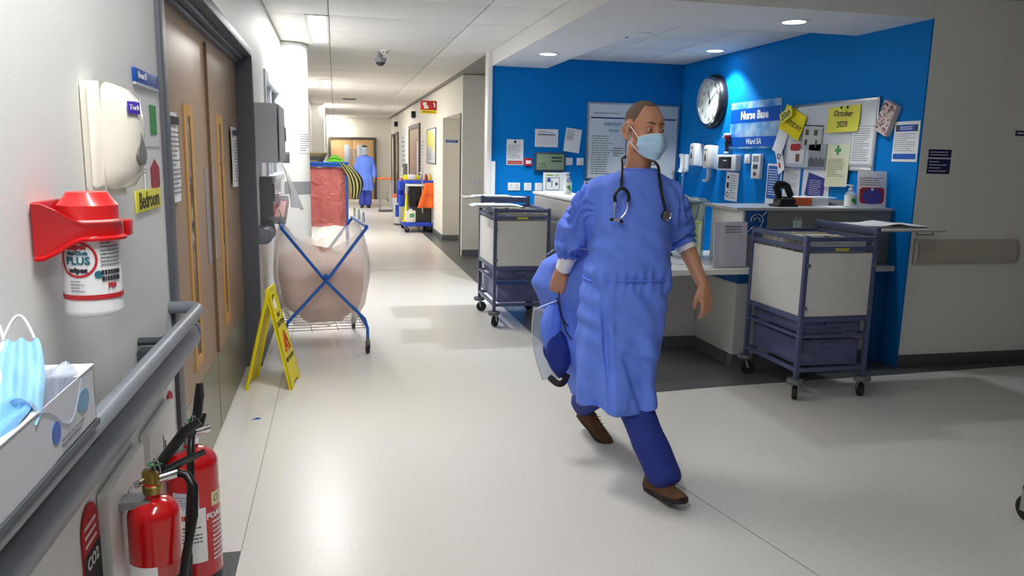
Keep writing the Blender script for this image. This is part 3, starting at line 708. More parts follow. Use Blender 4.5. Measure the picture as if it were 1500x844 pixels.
o, R = pinned('photo_sheet', 'grey group photograph print pinned low in the middle of the board', 'picture', 6.13, 1.61, .26, .2, mat=M('photo_grey', (160, 164, 166), .4))
b = MB()
for i in range(11): b.box(-.12+i*.022, -.104+i*.022, -.0056, -.005, -.095, -.03+.01*(i % 3))
pr(b, o, R, 'figures', M('photo_dark', (86, 86, 90), .5))
o, R = pinned('list_sheet', 'white list with black border pinned at the right of the board', 'notice', 5.54, 1.695, .29, .32)
pr(quad(quad(quad(quad(MB(), -.135, .135, .15, .153, -.0056), -.135, .135, -.153, -.15, -.0056), -.135, -.132, -.153, .153, -.0056), .132, .135, -.153, .153, -.0056), o, R, 'border', INK)
pr(lines(MB(), -.11, .11, -.13, .14, 16, -.0056, .3, seed=34), o, R, 'print', GINK)
o, R = pinned('green_cross_sheet', 'cream sheet with a green cross hanging below the board edge', 'notice', 5.83, 1.53, .3, .36, mat=M('cream_paper', (224, 222, 186), .65), ang=.03, curl=.012)
pr(quad(quad(MB(), -.04, .04, .115, .14, -.0075), -.013, .013, .088, .167, -.0078), o, R, 'green_cross', GRN)
pr(lines(MB(), -.12, .12, -.1, .06, 11, -.013, .25, seed=35), o, R, 'print', M('olive_ink', (130, 130, 96), .7))
o, R = sheet('paper_cutting', 'blank white paper hanging off the board at its left edge', 'notice', RL(6.72, 1.76), RZ, .17, .25, ang=-.3, curl=.02); o.location.x -= .02
o, R = sheet('paper_cutting', 'white slip with red and violet print hanging below the blank paper', 'notice', RL(6.72, 1.565), RZ, .11, .25, ang=.5, curl=.02); o.location.x -= .012
pr(MB().lathe([(.018, 0), (.03, 0), (.03, .001), (.018, .001)], n=20, mat=Rx, cap=False).xf(Matrix.Translation((-.01, -.007, .05))), o, R, 'ring_print', M('violet_print', (130, 40, 90), .6)); pr(quad(MB(), -.03, .0, -.1, -.02, -.016), o, R, 'print', REDI)

t = thing('decorated_box', 'small patterned pink box fixed askew between board and right poster', 'box', RL(5.27, 1.9), RZ)
Rb = Matrix.Rotation(.42, 4, 'Y')
MB().box(-.075, .075, -.05, 0, -.12, .12, .003).xf(Rb).build('box', M('pink_card', (216, 196, 190), .6), t)
b = MB(); r = random.Random(5)
for i in range(60): x, z = r.uniform(-.07, .06), r.uniform(-.11, .105); b.box(x, x+.014, -.0512, -.05, z, z+.012)
b.xf(Rb).build('floral_print', M('floral_rose', (150, 104, 104), .6), t)
o, R = sheet('poster', 'white poster with blue header and footer nearest the white wall', 'poster', RL(5.065+.0, 1.72), RZ, .265, .3); o.location.y = 5.075
pr(quad(MB(), -.115, .115, .075, .125, -.0056), o, R, 'header', NBLUE); pr(quad(MB(), -.12, .12, -.13, -.09, -.0056), o, R, 'footer', NBLUE)
o.location.y = 5.072
pr(lines(MB(), -.12, .12, -.075, .065, 9, -.0056, .28, seed=41), o, R, 'print', GINK)
for q in ((-.115, -.08), (.085, .115)): pr(quad(MB(), *q, .075, .12, -.0058), o, R, 'picture', M('dark_photo', (60, 56, 60), .5))
pr(lines(MB(), -.07, .07, .085, .115, 2, -.0062, .4, seed=42), o, R, 'print', WPL)
o, R = sheet('blue_poster', 'blue poster with white border behind the black hole punch', 'poster', RL(6.83, 1.32), RZ, .26, .42, ang=-.02)
pr(quad(MB(), -.11, .11, -.13, .19, -.0056), o, R, 'blue_field', M('poster_blue', (24, 92, 172), .6)); pr(lines(MB(), -.09, .09, -.1, .165, 11, -.0066, .3, seed=43), o, R, 'print', PAPER)
o, R = sheet('notice_sheet', 'white closely printed sheet under the board, right of the blue poster', 'notice', RL(6.53, 1.345), RZ, .27, .35)
pr(lines(MB(), -.11, .11, -.15, .14, 17, -.0056, .25, seed=44), o, R, 'print', GINK)
o, R = sheet('violet_notice', 'white sheet with tilted violet panel under the board middle', 'notice', RL(6.15, 1.34), RZ, .4, .34, ang=-.03)
pr(MB().prism([(-.115, .12), (.15, .075), (.12, -.15), (-.15, -.085)], -.0056, -.005), o, R, 'violet_panel', M('panel_violet', (62, 58, 140), .6))
pr(lines(MB(), -.09, .1, -.08, .06, 8, -.0062, .22, seed=45), o, R, 'print', PAPER)

# ================================================================ THINGS ON THE DESK
ZS = 1.215
t = thing('hole_punch', 'big black hole punch with loop handle on the desk screen shelf', 'hole punch', (3.34, 5.28, ZS), 0)
MB().box(-.085, .085, -.07, .07, 0, .018, .006).build('base', BLK, t)
MB().prism([(-.06, .018), (.07, .018), (.072, .05), (.05, .075), (-.03, .075), (-.055, .05)], -.05, .05).build('body', BLK, t)
MB().tube([(-.04, 0, .07), (-.075, 0, .15), (-.065, 0, .165), (-.01, 0, .162), (.02, 0, .15), (.06, 0, .075)], [.012, .013, .014, .014, .013, .012], 10, flat=2.2).build('handle', BLK, t)
MB().box(-.045, .055, -.052, -.048, .058, .066).build('chrome_strip', CHR, t)
t = thing('lever_arch_file', 'orange and grey folder lying flat on the shelf behind the hole punch', 'file', (3.66, 5.46, ZS), 0)
MB().box(-.19, -.02, -.1, .12, 0, .06, .003).build('orange_spine', M('orange_card', (196, 84, 44), .6), t)
MB().box(-.02, .13, -.1, .12, 0, .06, .003).build('grey_spine', M('pale_grey_card', (178, 182, 190), .6), t)
MB().box(-.19, .2, -.095, .12, .06, .066, .001).build('cover', PAPER, t)
t = thing('paper_stack', 'grey edged pile of loose papers beside the orange folder', 'papers', (3.93, 5.5, ZS), .15)
for i in range(8): MB().box(-.07+.004*i, .11-.006*i, -.1, .1, .005*i, .005*i+.003).build('sheet', M('grey_paper', (130, 124, 124), .7) if i % 2 else PAPER, t)
pump_bottle('clear sanitiser pump bottle left of the red and purple leaflets', (3.875, 5.22, ZS), .042, .125)
pump_bottle('sanitiser bottle half hidden at the right of the red and purple leaflets', (4.15, 5.36, ZS), .042, .125, leaf=False)
t = thing('loose_sheet', 'white sheet lying flat on the shelf under the sanitiser bottle', 'papers', (3.86, 5.3, ZS-.0009), .1)
MB().box(-.18, .2, -.13, .1, 0, .0016).build('sheet', PAPER, t)
t = thing('leaflet_stand', 'upright stack of leaflets with a red and purple picture on the shelf', 'leaflets', (4.045, 5.19, ZS), -.12)
for i in range(3):
    p = MB().box(-.12+.012*i, .118+.012*i, .02*i, .02*i+.004, 0, .255+.014*i, .001).xf(Matrix.Rotation(-.09, 4, 'X')).build('leaflet', PAPER, t)
L_ = Matrix.Rotation(-.09, 4, 'X')
pts = [(-.1+.02, .03), (.1-.02, .03), (.1, .05), (.1, .14), (.08, .155), (-.08, .155), (-.1, .14), (-.1, .05)]
MB().prism(pts, -.002, 0).xf(L_).build('red_picture', REDI, t)
b = MB(); r = random.Random(3)
for i in range(14):
    a = i/14*2*PI; b.box(.05*math.cos(a)-.028, .05*math.cos(a)+.028, -.0035-.0001*i, -.002, .085+.035*math.sin(a)-.024, .085+.035*math.sin(a)+.024)
b.xf(L_).build('purple_picture', M('purple_blue', (78, 76, 160), .6), t)
lines(MB(), -.1, .1, .165, .235, 4, -.001, .3, seed=51).xf(L_).build('print', M('red_grey_ink', (150, 90, 100), .7), t, 0)
MB().ball((0, -.005, .14), (.012, .002, .012), 8, 6).xf(L_).build('white_mark', PAPER, t)

# hearing loop sign, clipboard, acrylic rack
t = thing('hearing_loop_sign', 'blue square sign with white ear symbol on the grey desk screen', 'sign', (3.03, 5.125, 1.105), 0)
MB().box(-.085, .085, -.006, 0, -.085, .085, .002).build('plate', M('loop_blue', (20, 76, 150), .4), t)
b = MB().tube([(.05*math.cos(a), -.0075, .015+.045*math.sin(a)) for a in np.linspace(-.5, PI+.2, 14)], .007, 6, flat=.3)
b.tube([(.026*math.cos(a), -.0075, .012+.024*math.sin(a)) for a in np.linspace(-.3, PI, 10)], .006, 6, flat=.3)
b.tube([(.045, -.0075, -.005), (.02, -.0075, -.05), (-.01, -.0075, -.06)], .006, 6, flat=.3)
b.build('ear_symbol', WPL, t)
b = MB().tube([(-.075, -.0076, -.075), (-.03, -.0076, -.03)], .008, 6, flat=.3).tube([(.045, -.0076, .05), (.075, -.0076, .078)], .008, 6, flat=.3)
b.build('slash', WPL, t)
t = thing('clipboard', 'white handwritten list board leaning on the left end of the desk screen', 'clipboard', (2.86, 5.09, .776), -.03)
Rk = Matrix.Rotation(-.05, 4, 'X')
MB().box(-.17, .09, .0, .012, 0, .335, .002).xf(Rk).build('board', M('lilac_board', (190, 190, 206), .5), t)
MB().box(-.13, .085, -.003, .0, .006, .33).xf(Rk).build('list_sheet', M('lilac_paper', (208, 206, 220), .7), t)
lines(MB(), -.09, .07, .02, .315, 22, -.0035, .12, gap=False, seed=52, fill=.98).xf(Rk).build('ruled_lines', M('lilac_ink', (170, 168, 190), .7), t, 0)
lines(MB(), -.085, .06, .25, .31, 3, -.0042, .3, seed=53).xf(Rk).build('handwriting', INK, t, 0)
t = thing('document_rack', 'clear acrylic rack of hanging folders and papers behind the walking man', 'rack', (2.64, 5.86, .776), 0)
ACR = film_mat('clear_acrylic', (196, 214, 214), .35, .06, 0)
for x in (-.28, .28): MB().box(x, x+.012, -.12, .14, 0, .47, .002).build('side', ACR, t)
MB().box(-.29, .31, -.16, .18, .44, .452, .002).build('shelf', ACR, t)
MB().box(-.28, .29, .13, .14, .2, .44).build('back', ACR, t)
for i in range(9):
    x = -.26+i*.06
    MB().box(x, x+.05, -.1-.01*(i % 3), .1, .22+.015*(i % 2), .43, .002).xf(Matrix.Translation((x, 0, .3)) @ Matrix.Rotation(.16, 4, 'Y') @ Matrix.Translation((-x, 0, -.3))).build('hanging_folder', M('folder_clear_%d' % (i % 3), [(198, 206, 204), (178, 190, 190), (214, 216, 212)][i % 3], .4), t)
t = thing('paper_pile', 'fanned pile of white forms lying on the clear acrylic rack', 'papers', (2.62, 5.84, .776+.453), 0)
r = random.Random(8)
for i in range(12): MB().box(-.22+r.uniform(-.03, .02), .22-.02*i+r.uniform(0, .03), -.12, .12, .007*i, .007*i+.004).build('sheet', PAPER, t)
MB().box(-.2, -.05, -.1, .1, .09, .097).xf(Matrix.Rotation(.35, 4, 'Y')).build('sheet', PAPER, t)
t = thing('desk_cable', 'white looped cable lying on the worktop below the rack', 'cable', (2.62, 5.3, .776), 0)
MB().tube([(-.1+.1*math.cos(a), .03*math.sin(a), .05+.045*math.sin(a)) for a in np.linspace(0.6, 5.6, 24)], .007, 8).build('cable', WPL, t)
t = thing('ring_binder', 'black ring binder standing under the clear rack', 'file', (2.5, 5.87, .776), 0)
MB().box(-.04, .04, -.1, .12, 0, .21, .004).build('cover', M('dark_green_card', (24, 40, 40), .5), t)
MB().box(-.03, .03, -.101, .1, .006, .19).build('pages', PAPER, t)
t = thing('ring_binder', 'dark binder beside a lime folder under the clear rack', 'file', (2.63, 5.87, .776), 0)
MB().box(-.045, .045, -.1, .12, 0, .215, .004).build('cover', BLK, t)
MB().box(-.03, .03, -.101, .1, .006, .19).build('pages', PAPER, t)
t = thing('lime_folder', 'lime green folder standing behind the handwritten list board', 'file', (2.78, 5.62, .776), 0)
MB().box(-.02, .02, -.1, .12, 0, .3, .002).build('cover', M('lime_card', (170, 206, 120), .6), t); MB().box(-.012, .012, -.102, .1, .006, .28).build('pages', PAPER, t)

# ================================================================ WHITE WALL AT THE RIGHT
YF = 4.93
t = thing('bumper_rail', 'wide cream wall bumper rail on the right white wall', 'rail', (4.24, YF, .9))
prof = [(0, -.095), (-.03, -.09), (-.05, -.06), (-.055, 0), (-.045, .06), (-.03, .085), (0, .095)]
b = MB(); b.rings([[(x, y, z) for y, z in prof] for x in (.02, .9)])
b.build('rail_cover', M('bumper_cream', (196, 190, 178), .45), t)
for x0, x1 in ((0, .02), (.9, .92)): MB().rings([[(x, y*1.02, z*1.02) for y, z in prof] for x in (x0, x1)]).build('end_cap', M('bumper_cap', (178, 172, 160), .45), t)
for z0, z1, x0, x1, lb, sd in ((.015, .075, -.1, .1, 'upper small dark blue plate on the white wall at right', 61), (-.105, .005, -.1, .1, 'lower dark blue plate with white lines on the white wall at right', 62)):
    o = own(MB().box(x0, x1, -.006, 0, z0, z1, .001), 'door_sign', DBLUE, lb, 'sign', (4.38, YF, 1.59))
    lines(MB(), x0*.85, x1*.85, z0+.01, z1-.01, 2 if sd == 61 else 4, -.0064, .3, seed=sd).build('lettering', PAPER, o, 0)
o = own(MB().box(-.1, .1, -.006, 0, -.02, .02, .001), 'door_sign', DBLUE, 'tiny dark blue plate high beside the right door frame', 'sign', (5.13, YF, 1.8))
lines(MB(), -.085, .085, -.01, .012, 1, -.0064, .5, seed=63).build('lettering', PAPER, o, 0)
# ================================================================ LEFT WALL, NEAR THE CAMERA (rz = +90, local x runs away along the corridor)
LZ = PI/2
def LL(y, z): return (WX+.001, y, z)
t = thing('hand_gel_dispenser', 'cream hand gel dispenser with grey drop lens on the near left wall', 'dispenser', LL(1.985, 1.575), LZ)
MB().box(-.045, .075, -.045, 0, -.125, .125, .01).build('back_plate', CRPL, t)
def gel(u):   # outline in y(out)-z
    return u
pts = [(-.02, -.118), (-.06, -.122), (-.085, -.112), (-.105, -.08), (-.112, -.03), (-.112, .04), (-.105, .085), (-.085, .112), (-.05, .126), (-.02, .128)]
b = MB(); rg = []
for x, k in ((-.056, .42), (-.052, .55), (-.04, .74), (-.022, .88), (0, .97), (.025, 1), (.05, 1), (.072, .93), (.084, .8)):
    rg.append([(x, y*k if y < -.03 else y, z*(1-(1-k)*.12)) for y, z in pts])
b.rings(rg).build('cover', M('cover_cream', (242, 236, 220), .22, coat=.3), t, 50)
MB().box(-.0555, .0865, -.0475, -.0455, -.12, .124).build('seam_line', M('seam_beige', (196, 190, 176), .5), t)  # thin joint line in a duller cream than the cover
bd = M('badge_purple', (84, 60, 178), .4)
FG = Matrix.Translation((-.012, -.1035, 0)) @ Matrix.Rotation(-.42, 4, 'Z')
MB().box(-.02, .02, -.004, .0, .055, .083, .001).xf(FG).build('badge', bd, t)
text_mb('Tork', .017).xf(FG @ Matrix.Translation((0, -.0046, .069)) @ Matrix(((1, 0, .15, 0), (0, 1, 0, 0), (0, 0, 1, 0), (0, 0, 0, 1)))).build('lettering', WPL, t, 0)
FG2 = Matrix.Translation((.012, -.1095, 0)) @ Matrix.Rotation(-.2, 4, 'Z')
MB().prism([(.0+.022*math.sin(a)*(1 if math.cos(a) < 0 else (1-math.cos(a))**.7), -.038+(.026 if math.cos(a) < 0 else .05)*math.cos(a)) for a in np.linspace(0, 2*PI, 24, endpoint=False)], -.005, .003).xf(FG2).build('drop_lens', M('drop_lens_grey', (120, 118, 106), .12, spec=.8), t)
lines(MB(), .02, .05, -.085, -.07, 2, -.1105, .3, seed=71).build('print', GINK, t, 0)
MB().box(-.005, .03, -.07, -.04, -.135, -.118, .004).build('nozzle', CRPL, t)

# red bracket and the wipes tub in it
by, bz, bx = 1.665, 1.392, .082             # tub axis: position along the wall, bracket height, distance from the wall
t = thing('wipes_bracket', 'glossy red wall bracket holding the tub of wipes', 'bracket', LL(by, bz), LZ)
rr_ = .0565
path = [(-rr_-.012, -.004), (-rr_-.010, -.02), (-rr_-.006, -.045), (-rr_-.003, -.065), (-rr_-.001, -bx)]
path += [(-rr_*math.cos(a), -bx-rr_*math.sin(a)) for a in np.linspace(.15, PI-.15, 18)]
path += [(-x, y) for x, y in path[4::-1]]
b = MB(); rg = []
for i, (x, y) in enumerate(path):
    dw = min(1, max(0, (-y-.012)/(bx*.95)))                    # 0 at the wall, 1 in front of the tub
    k = .5+.5*math.cos(PI*dw)
    zt = .018+.036*k; zb = -.018-.036*k*1.0
    n0 = Vector((path[min(i+1, len(path)-1)][0]-path[max(i-1, 0)][0], path[min(i+1, len(path)-1)][1]-path[max(i-1, 0)][1])).normalized(); nx, ny = n0.y, -n0.x
    if nx*x+ny*(y+bx) < 0: nx, ny = -nx, -ny
    o_, i_ = .0045, -.002
    rg.append([(x+nx*i_, y+ny*i_, zb), (x+nx*(o_+.005), y+ny*(o_+.005), zb-.001), (x+nx*(o_+.006), y+ny*(o_+.006), zb+.004), (x+nx*o_, y+ny*o_, zb+.008), (x+nx*o_, y+ny*o_, zt-.006), (x+nx*(o_+.003), y+ny*(o_+.003), zt-.001), (x+nx*i_, y+ny*i_, zt)])
b.rings(rg)
b.build('ring', REDP, t, 50)
MB().box(-.066, .066, -.014, 0, -.052, .056, .006).build('wall_plate', REDP, t)
MB().box(.03, .064, -bx-.066, -bx-.03, -.018, .016, .006).build('front_lip', REDP, t)

tub = thing('wipes_tub', 'white round tub of cleaning wipes with red cap and printed label', 'tub', (WX+bx, by, 1.222), LZ)
MB().lathe([(.05, 0), (.053, .004), (.0535, .012), (.052, .02), (.0535, .182), (.052, .19)], n=40).build('tub', M('tub_white', (236, 236, 238), .3), tub)
MB().lathe([(.054, .19), (.0545, .218), (.051, .222), (.041, .235), (.037, .243), (.001, .245)], n=40).build('cap', M('cap_red', (222, 44, 44), .3, coat=.3), tub)
MB().lathe([(.0546, .182), (.0546, .191)], n=40, cap=False).build('cap_band', WPL, tub)
def wrap(mb, R, a0):      # flat x-z mesh wrapped round an upright cylinder; a0 is the bearing of x = 0
    mb.v = [((R-p[1])*math.sin(a0+p[0]/R), -(R-p[1])*math.cos(a0+p[0]/R), p[2]) for p in mb.v]; return mb
def flat_grid(x0, x1, z0, z1, y=-.0004, n=14):
    return MB().grid(lambda u, v: (x0+(x1-x0)*u, y, z0+(z1-z0)*v), n, 1)
A0 = -1.62                  # bearing of the front of the label
Rt = .0532
wrap(flat_grid(-.16, .16, .035, .045, n=40), Rt, A0).build('red_stripe', REDI, tub)
b = MB()
rg = [(.036*math.cos(a), .036*math.sin(a)) for a in np.linspace(0, 2*PI, 33)]
b.rings([[(x, -.0006, .115+z) for x, z in rg], [(x*.87, -.0006, .115+z*.87) for x, z in rg]], cap=False)
wrap(b, Rt, A0-.15).build('ring_print', REDI, tub, 0)
for s, body, z, mt in ((.017, 'Super', .14, REDI), (.009, 'Sani-Cloth', .127, M('teal_print', (40, 110, 130), .6)), (.021, 'PLUS', .112, M('teal_print', (40, 110, 130), .6)), (.015, 'wipes', .094, INK)):
    wrap(text_mb(body, s, bold=.0006).xf(Matrix.Translation((.0, -.0008, z))), Rt, A0-.15).build('lettering', mt, tub, 0)
wrap(text_mb('PDI', .012, bold=.0006).xf(Matrix.Translation((.0, -.0008, .062))), Rt, A0+1.0).build('lettering', REDI, tub, 0)
wrap(lines(MB(), -.02, .025, .1, .185, 12, -.0006, .35, seed=72), Rt, A0+1.0).build('print', GINK, tub, 0)
wrap(lines(MB(), -.02, .025, .07, .095, 2, -.0006, .7, seed=73), Rt, A0+1.0).build('symbol', INK, tub, 0)
wrap(lines(MB(), -.03, .0, .05, .075, 4, -.0006, .25, seed=74), Rt, A0+.1).build('print', GINK, tub, 0)
b = MB(); b.prism([(.0075*math.cos(a), .0075*math.sin(a)) for a in np.linspace(0, 2*PI, 16, endpoint=False)], -.0008, -.0003)
wrap(b.xf(Matrix.Translation((.028, 0, .085))), Rt, A0).build('teal_badge', M('teal_print', (40, 110, 130), .6), tub, 0)

o = own(MB().box(-.15, .15, -.008, 0, -.02, .02, .002), 'room_sign', NBLUE, 'narrow blue plate reading Room 11 on the near left wall', 'sign', LL(2.585, 1.76), LZ)
text('Room 11', .028, WPL, o, -.06, -.0088, .002)
MB().box(-.15, .15, -.0085, .0, -.028, -.02, .001).build('lower_edge', M('pale_strip', (196, 200, 206), .5), o)
o, R = sheet('isolation_notice', 'white notice with green square and red hexagon beside the door frame', 'notice', LL(2.61, 1.55), LZ, .22, .29)
pr(quad(MB(), -.01, .075, .045, .135, -.0056), o, R, 'green_square', GRN)
pr(MB().prism([(.02+.07*math.cos(a), -.085+.055*math.sin(a)) for a in np.linspace(PI/6, 2*PI+PI/6, 6, endpoint=False)], -.0056, -.005), o, R, 'red_hexagon', M('hexagon_red', (176, 62, 76), .6))
pr(quad(MB(), -.1, .1, .005, .007, -.0056), o, R, 'rule', GINK)
o = own(MB().box(-.19, .12, -.006, 0, -.03, .032, .001), 'bedroom_sign', YPAP, 'yellow strip reading Bedroom below the hexagon notice', 'sign', LL(2.565, 1.398), LZ)
text('Bedroom', .068, M('bedroom_ink', (70, 66, 30), .6), o, -.035, -.0068, .0, bold=.001)

# double handrail
t = thing('handrail', 'grey double wall handrail with round grip above a deep crash rail', 'rail', LL(1.2, .985), LZ)
b = MB()
zg = .035
pth = [(-2.6, -.1, zg+.03), (-1, -.1, zg+.02), (1.46, -.1, zg), (1.5, -.097, zg), (1.53, -.085, zg), (1.545, -.065, zg), (1.55, -.04, zg), (1.55, 0, zg)]
b.tube(pth, .021, 16).build('grip_rail', RAIL, t, 60)
prof = [(-.035, -.085), (-.075, -.083), (-.098, -.06), (-.104, -.03), (-.096, .0), (-.07, .012), (-.035, .008)]
b = MB(); b.rings([[(x, y, z-.02+dz) for y, z in prof] for x, dz in ((-2.6, .02), (-1, .01), (1.5, 0))]); b.build('crash_rail', RAIL, t, 60)
b = MB(); b.rings([[(x, -.065+(y+.065)*k, -.055+(z+.037)*k) for y, z in prof] for x, k in ((1.5, 1.03), (1.53, 1.0), (1.55, .9), (1.557, .7))]); b.build('end_cap', RAIL, t, 60)
for x in (-.6, .4, 1.12): MB().box(x-.03, x+.03, -.085, 0, -.05, .0, .005).tube([(x, 0, .02), (x, -.06, .02), (x, -.095, zg)], .012, 8).build('bracket', M('dark_bracket', (66, 70, 76), .5), t)

# face mask box on its shelf
t = thing('wall_shelf', 'narrow dark grey shelf on the wall just above the handrail', 'shelf', LL(1.15, 1.063), LZ)
MB().box(-.5, .33, -.13, 0, -.012, 0, .003).build('shelf_board', M('shelf_dark', (74, 80, 88), .5), t)
for x in (-.35, .30): MB().prism([(x-.006, 0), (x+.006, 0), (x+.006, -.01), (x-.006, -.01)], -.1, 0).box(x-.008, x+.008, -.02, 0, -.05, -.012).build('bracket', M('dark_bracket', (66, 70, 76), .5), t)
bx_ = thing('mask_box', 'white and grey open carton of face masks at the left edge', 'box', (WX+.073, 1.27, 1.064), LZ)
CARD = M('carton_grey', (204, 206, 212), .55); CARDW = M('carton_white', (236, 238, 240), .55)
b = MB().box(-.22, .2, -.054, -.052, 0, .1).box(-.22, .2, .052, .054, 0, .1).box(-.22, -.218, -.054, .054, 0, .1).box(.198, .2, -.054, .054, 0, .1).box(-.22, .2, -.054, .054, 0, .002)
b.build('carton', CARD, bx_)
MB().box(-.22, -.06, -.055, .055, .1, .102).build('top_panel', CARDW, bx_)
MB().box(.12, .205, -.055, .055, .1, .102).build('top_panel', CARDW, bx_)
MB().prism([(.018*math.cos(a), .045+.018*math.sin(a)) for a in np.linspace(0, 2*PI, 24, endpoint=False)], -.0552, -.054).build('blue_dot', NBLUE, bx_)
MB().prism([(.135+.03*math.cos(a), .055+.02*math.sin(a)) for a in np.linspace(0, 2*PI, 24, endpoint=False)], -.0552, -.054).build('blue_print', M('faded_blue', (120, 160, 190), .6), bx_)
lines(MB(), .02, .14, .01, .03, 2, -.0552, .3, seed=75).build('print', GINK, bx_, 0)
MB().grid(lambda u, v: (-.07+.2*u, -.056+.07*v*(1-.2*u), .1-.05*(1-v)*math.sin(PI*u)+.02*math.sin(6*u+5*v)+.02*v), 16, 10, .0006).build('liner_film', film_mat('liner_film', (214, 222, 236), .35, .1, .4), bx_)
def loose_mask(label, loc, rz, mat, tilt, seed, L=.17, Wd=.075):
    t = thing('face_mask', label, 'face mask', loc, rz)
    def f(u, v):
        x = (u-.5)*L; y = (v-.5)*Wd*(1-.25*abs(2*u-1)**2)
        z = .012*math.sin(v*PI*6)*.35+.009*(1-(2*u-1)**2)*math.sin(PI*v)+.010*noise.noise((u*3+seed, v*3, 0))
        return Matrix.Rotation(tilt, 3, 'Y') @ Vector((x, y, z))
    MB().grid(f, 24, 36, .0012).build('mask_fabric', mat, t, 60)
    e = [f(1, .1), f(1, .9)]
    MB().tube([tuple(e[0].lerp(e[1], q)+Vector((.03, 0, .035))*math.sin(PI*q)) for q in np.linspace(0, 1, 16)], .0022, 6).build('ear_loop', WPL, t)
    return t
LBL = M('mask_light_blue', (150, 202, 238), .75)
loose_mask('pale blue pleated face mask pulled half out of the carton', (WX+.085, 1.25, 1.2), LZ+.25, LBL, -.62, 1)
loose_mask('white face mask with upright loop behind the pale blue one', (WX+.035, 1.24, 1.2), LZ+.1, M('mask_white', (232, 234, 240), .75), -.55, 4)
loose_mask('deeper blue face mask lying in the open carton', (WX+.085, 1.17, 1.17), LZ+.05, M('mask_mid_blue', (120, 180, 226), .75), -.1, 6)

# fire extinguishers, their boards and signs
for y, z, w_, h_, lb in ((2.02, .42, .34, .66, 'nearer white backing board behind the small extinguisher'), (2.43, .47, .34, .55, 'farther white backing board behind the large extinguisher')):
    t = thing('backing_board', lb, 'board', LL(y, z), LZ)
    MB().box(-w_/2, w_/2, -.028, 0, -h_/2, h_/2, .006).build('board', WPL, t)
    MB().box(-.015, .015, -.031, -.026, h_/2-.16, h_/2-.06, .003).build('hanger_plate', ALU, t)
    MB().box(-.007, .007, -.0325, -.03, h_/2-.13, h_/2-.08).build('slot', BLK, t)
def ext_sign(label, y, z, w_, h_, word, blk):
    o = own(MB().prism([(-w_/2, -h_/2), (w_/2, -h_/2), (w_/2, h_/2-w_/2)]+[(w_/2*math.cos(a), h_/2-w_/2+w_/2*math.sin(a)) for a in np.linspace(.2, PI-.2, 8)]+[(-w_/2, h_/2-w_/2)], -.004, 0), 'extinguisher_sign', REDI, label, 'sign', LL(y, z), LZ)
    if blk:
        quad(MB(), -w_/2, w_/2, .0, h_*.25, -.0042).build('black_band', INK, o); text(word, .04, PAPER, o, 0, -.005, h_*.18, bold=.001)
        quad(quad(MB(), -w_*.42, -.005, -h_*.15, -.01, -.0042), .005, w_*.42, -h_*.15, -.01, -.0042).build('green_panel', M('dark_green_print', (60, 92, 66), .6), o)
    lines(MB(), -w_*.38, w_*.38, h_*.27, h_*.42, 3, -.0046, .35, seed=81).build('lettering', PAPER, o, 0)
    lines(MB(), -w_*.38, w_*.38, -h_*.45, -h_*.2, 6, -.0046, .25, seed=82).build('lettering', PAPER, o, 0)
ext_sign('tall red and black extinguisher notice left of the nearer board', 1.785, .55, .115, .42, 'CO2', True)
ext_sign('slim red extinguisher notice left of the door frame', 2.665, .6, .09, .3, '', False)

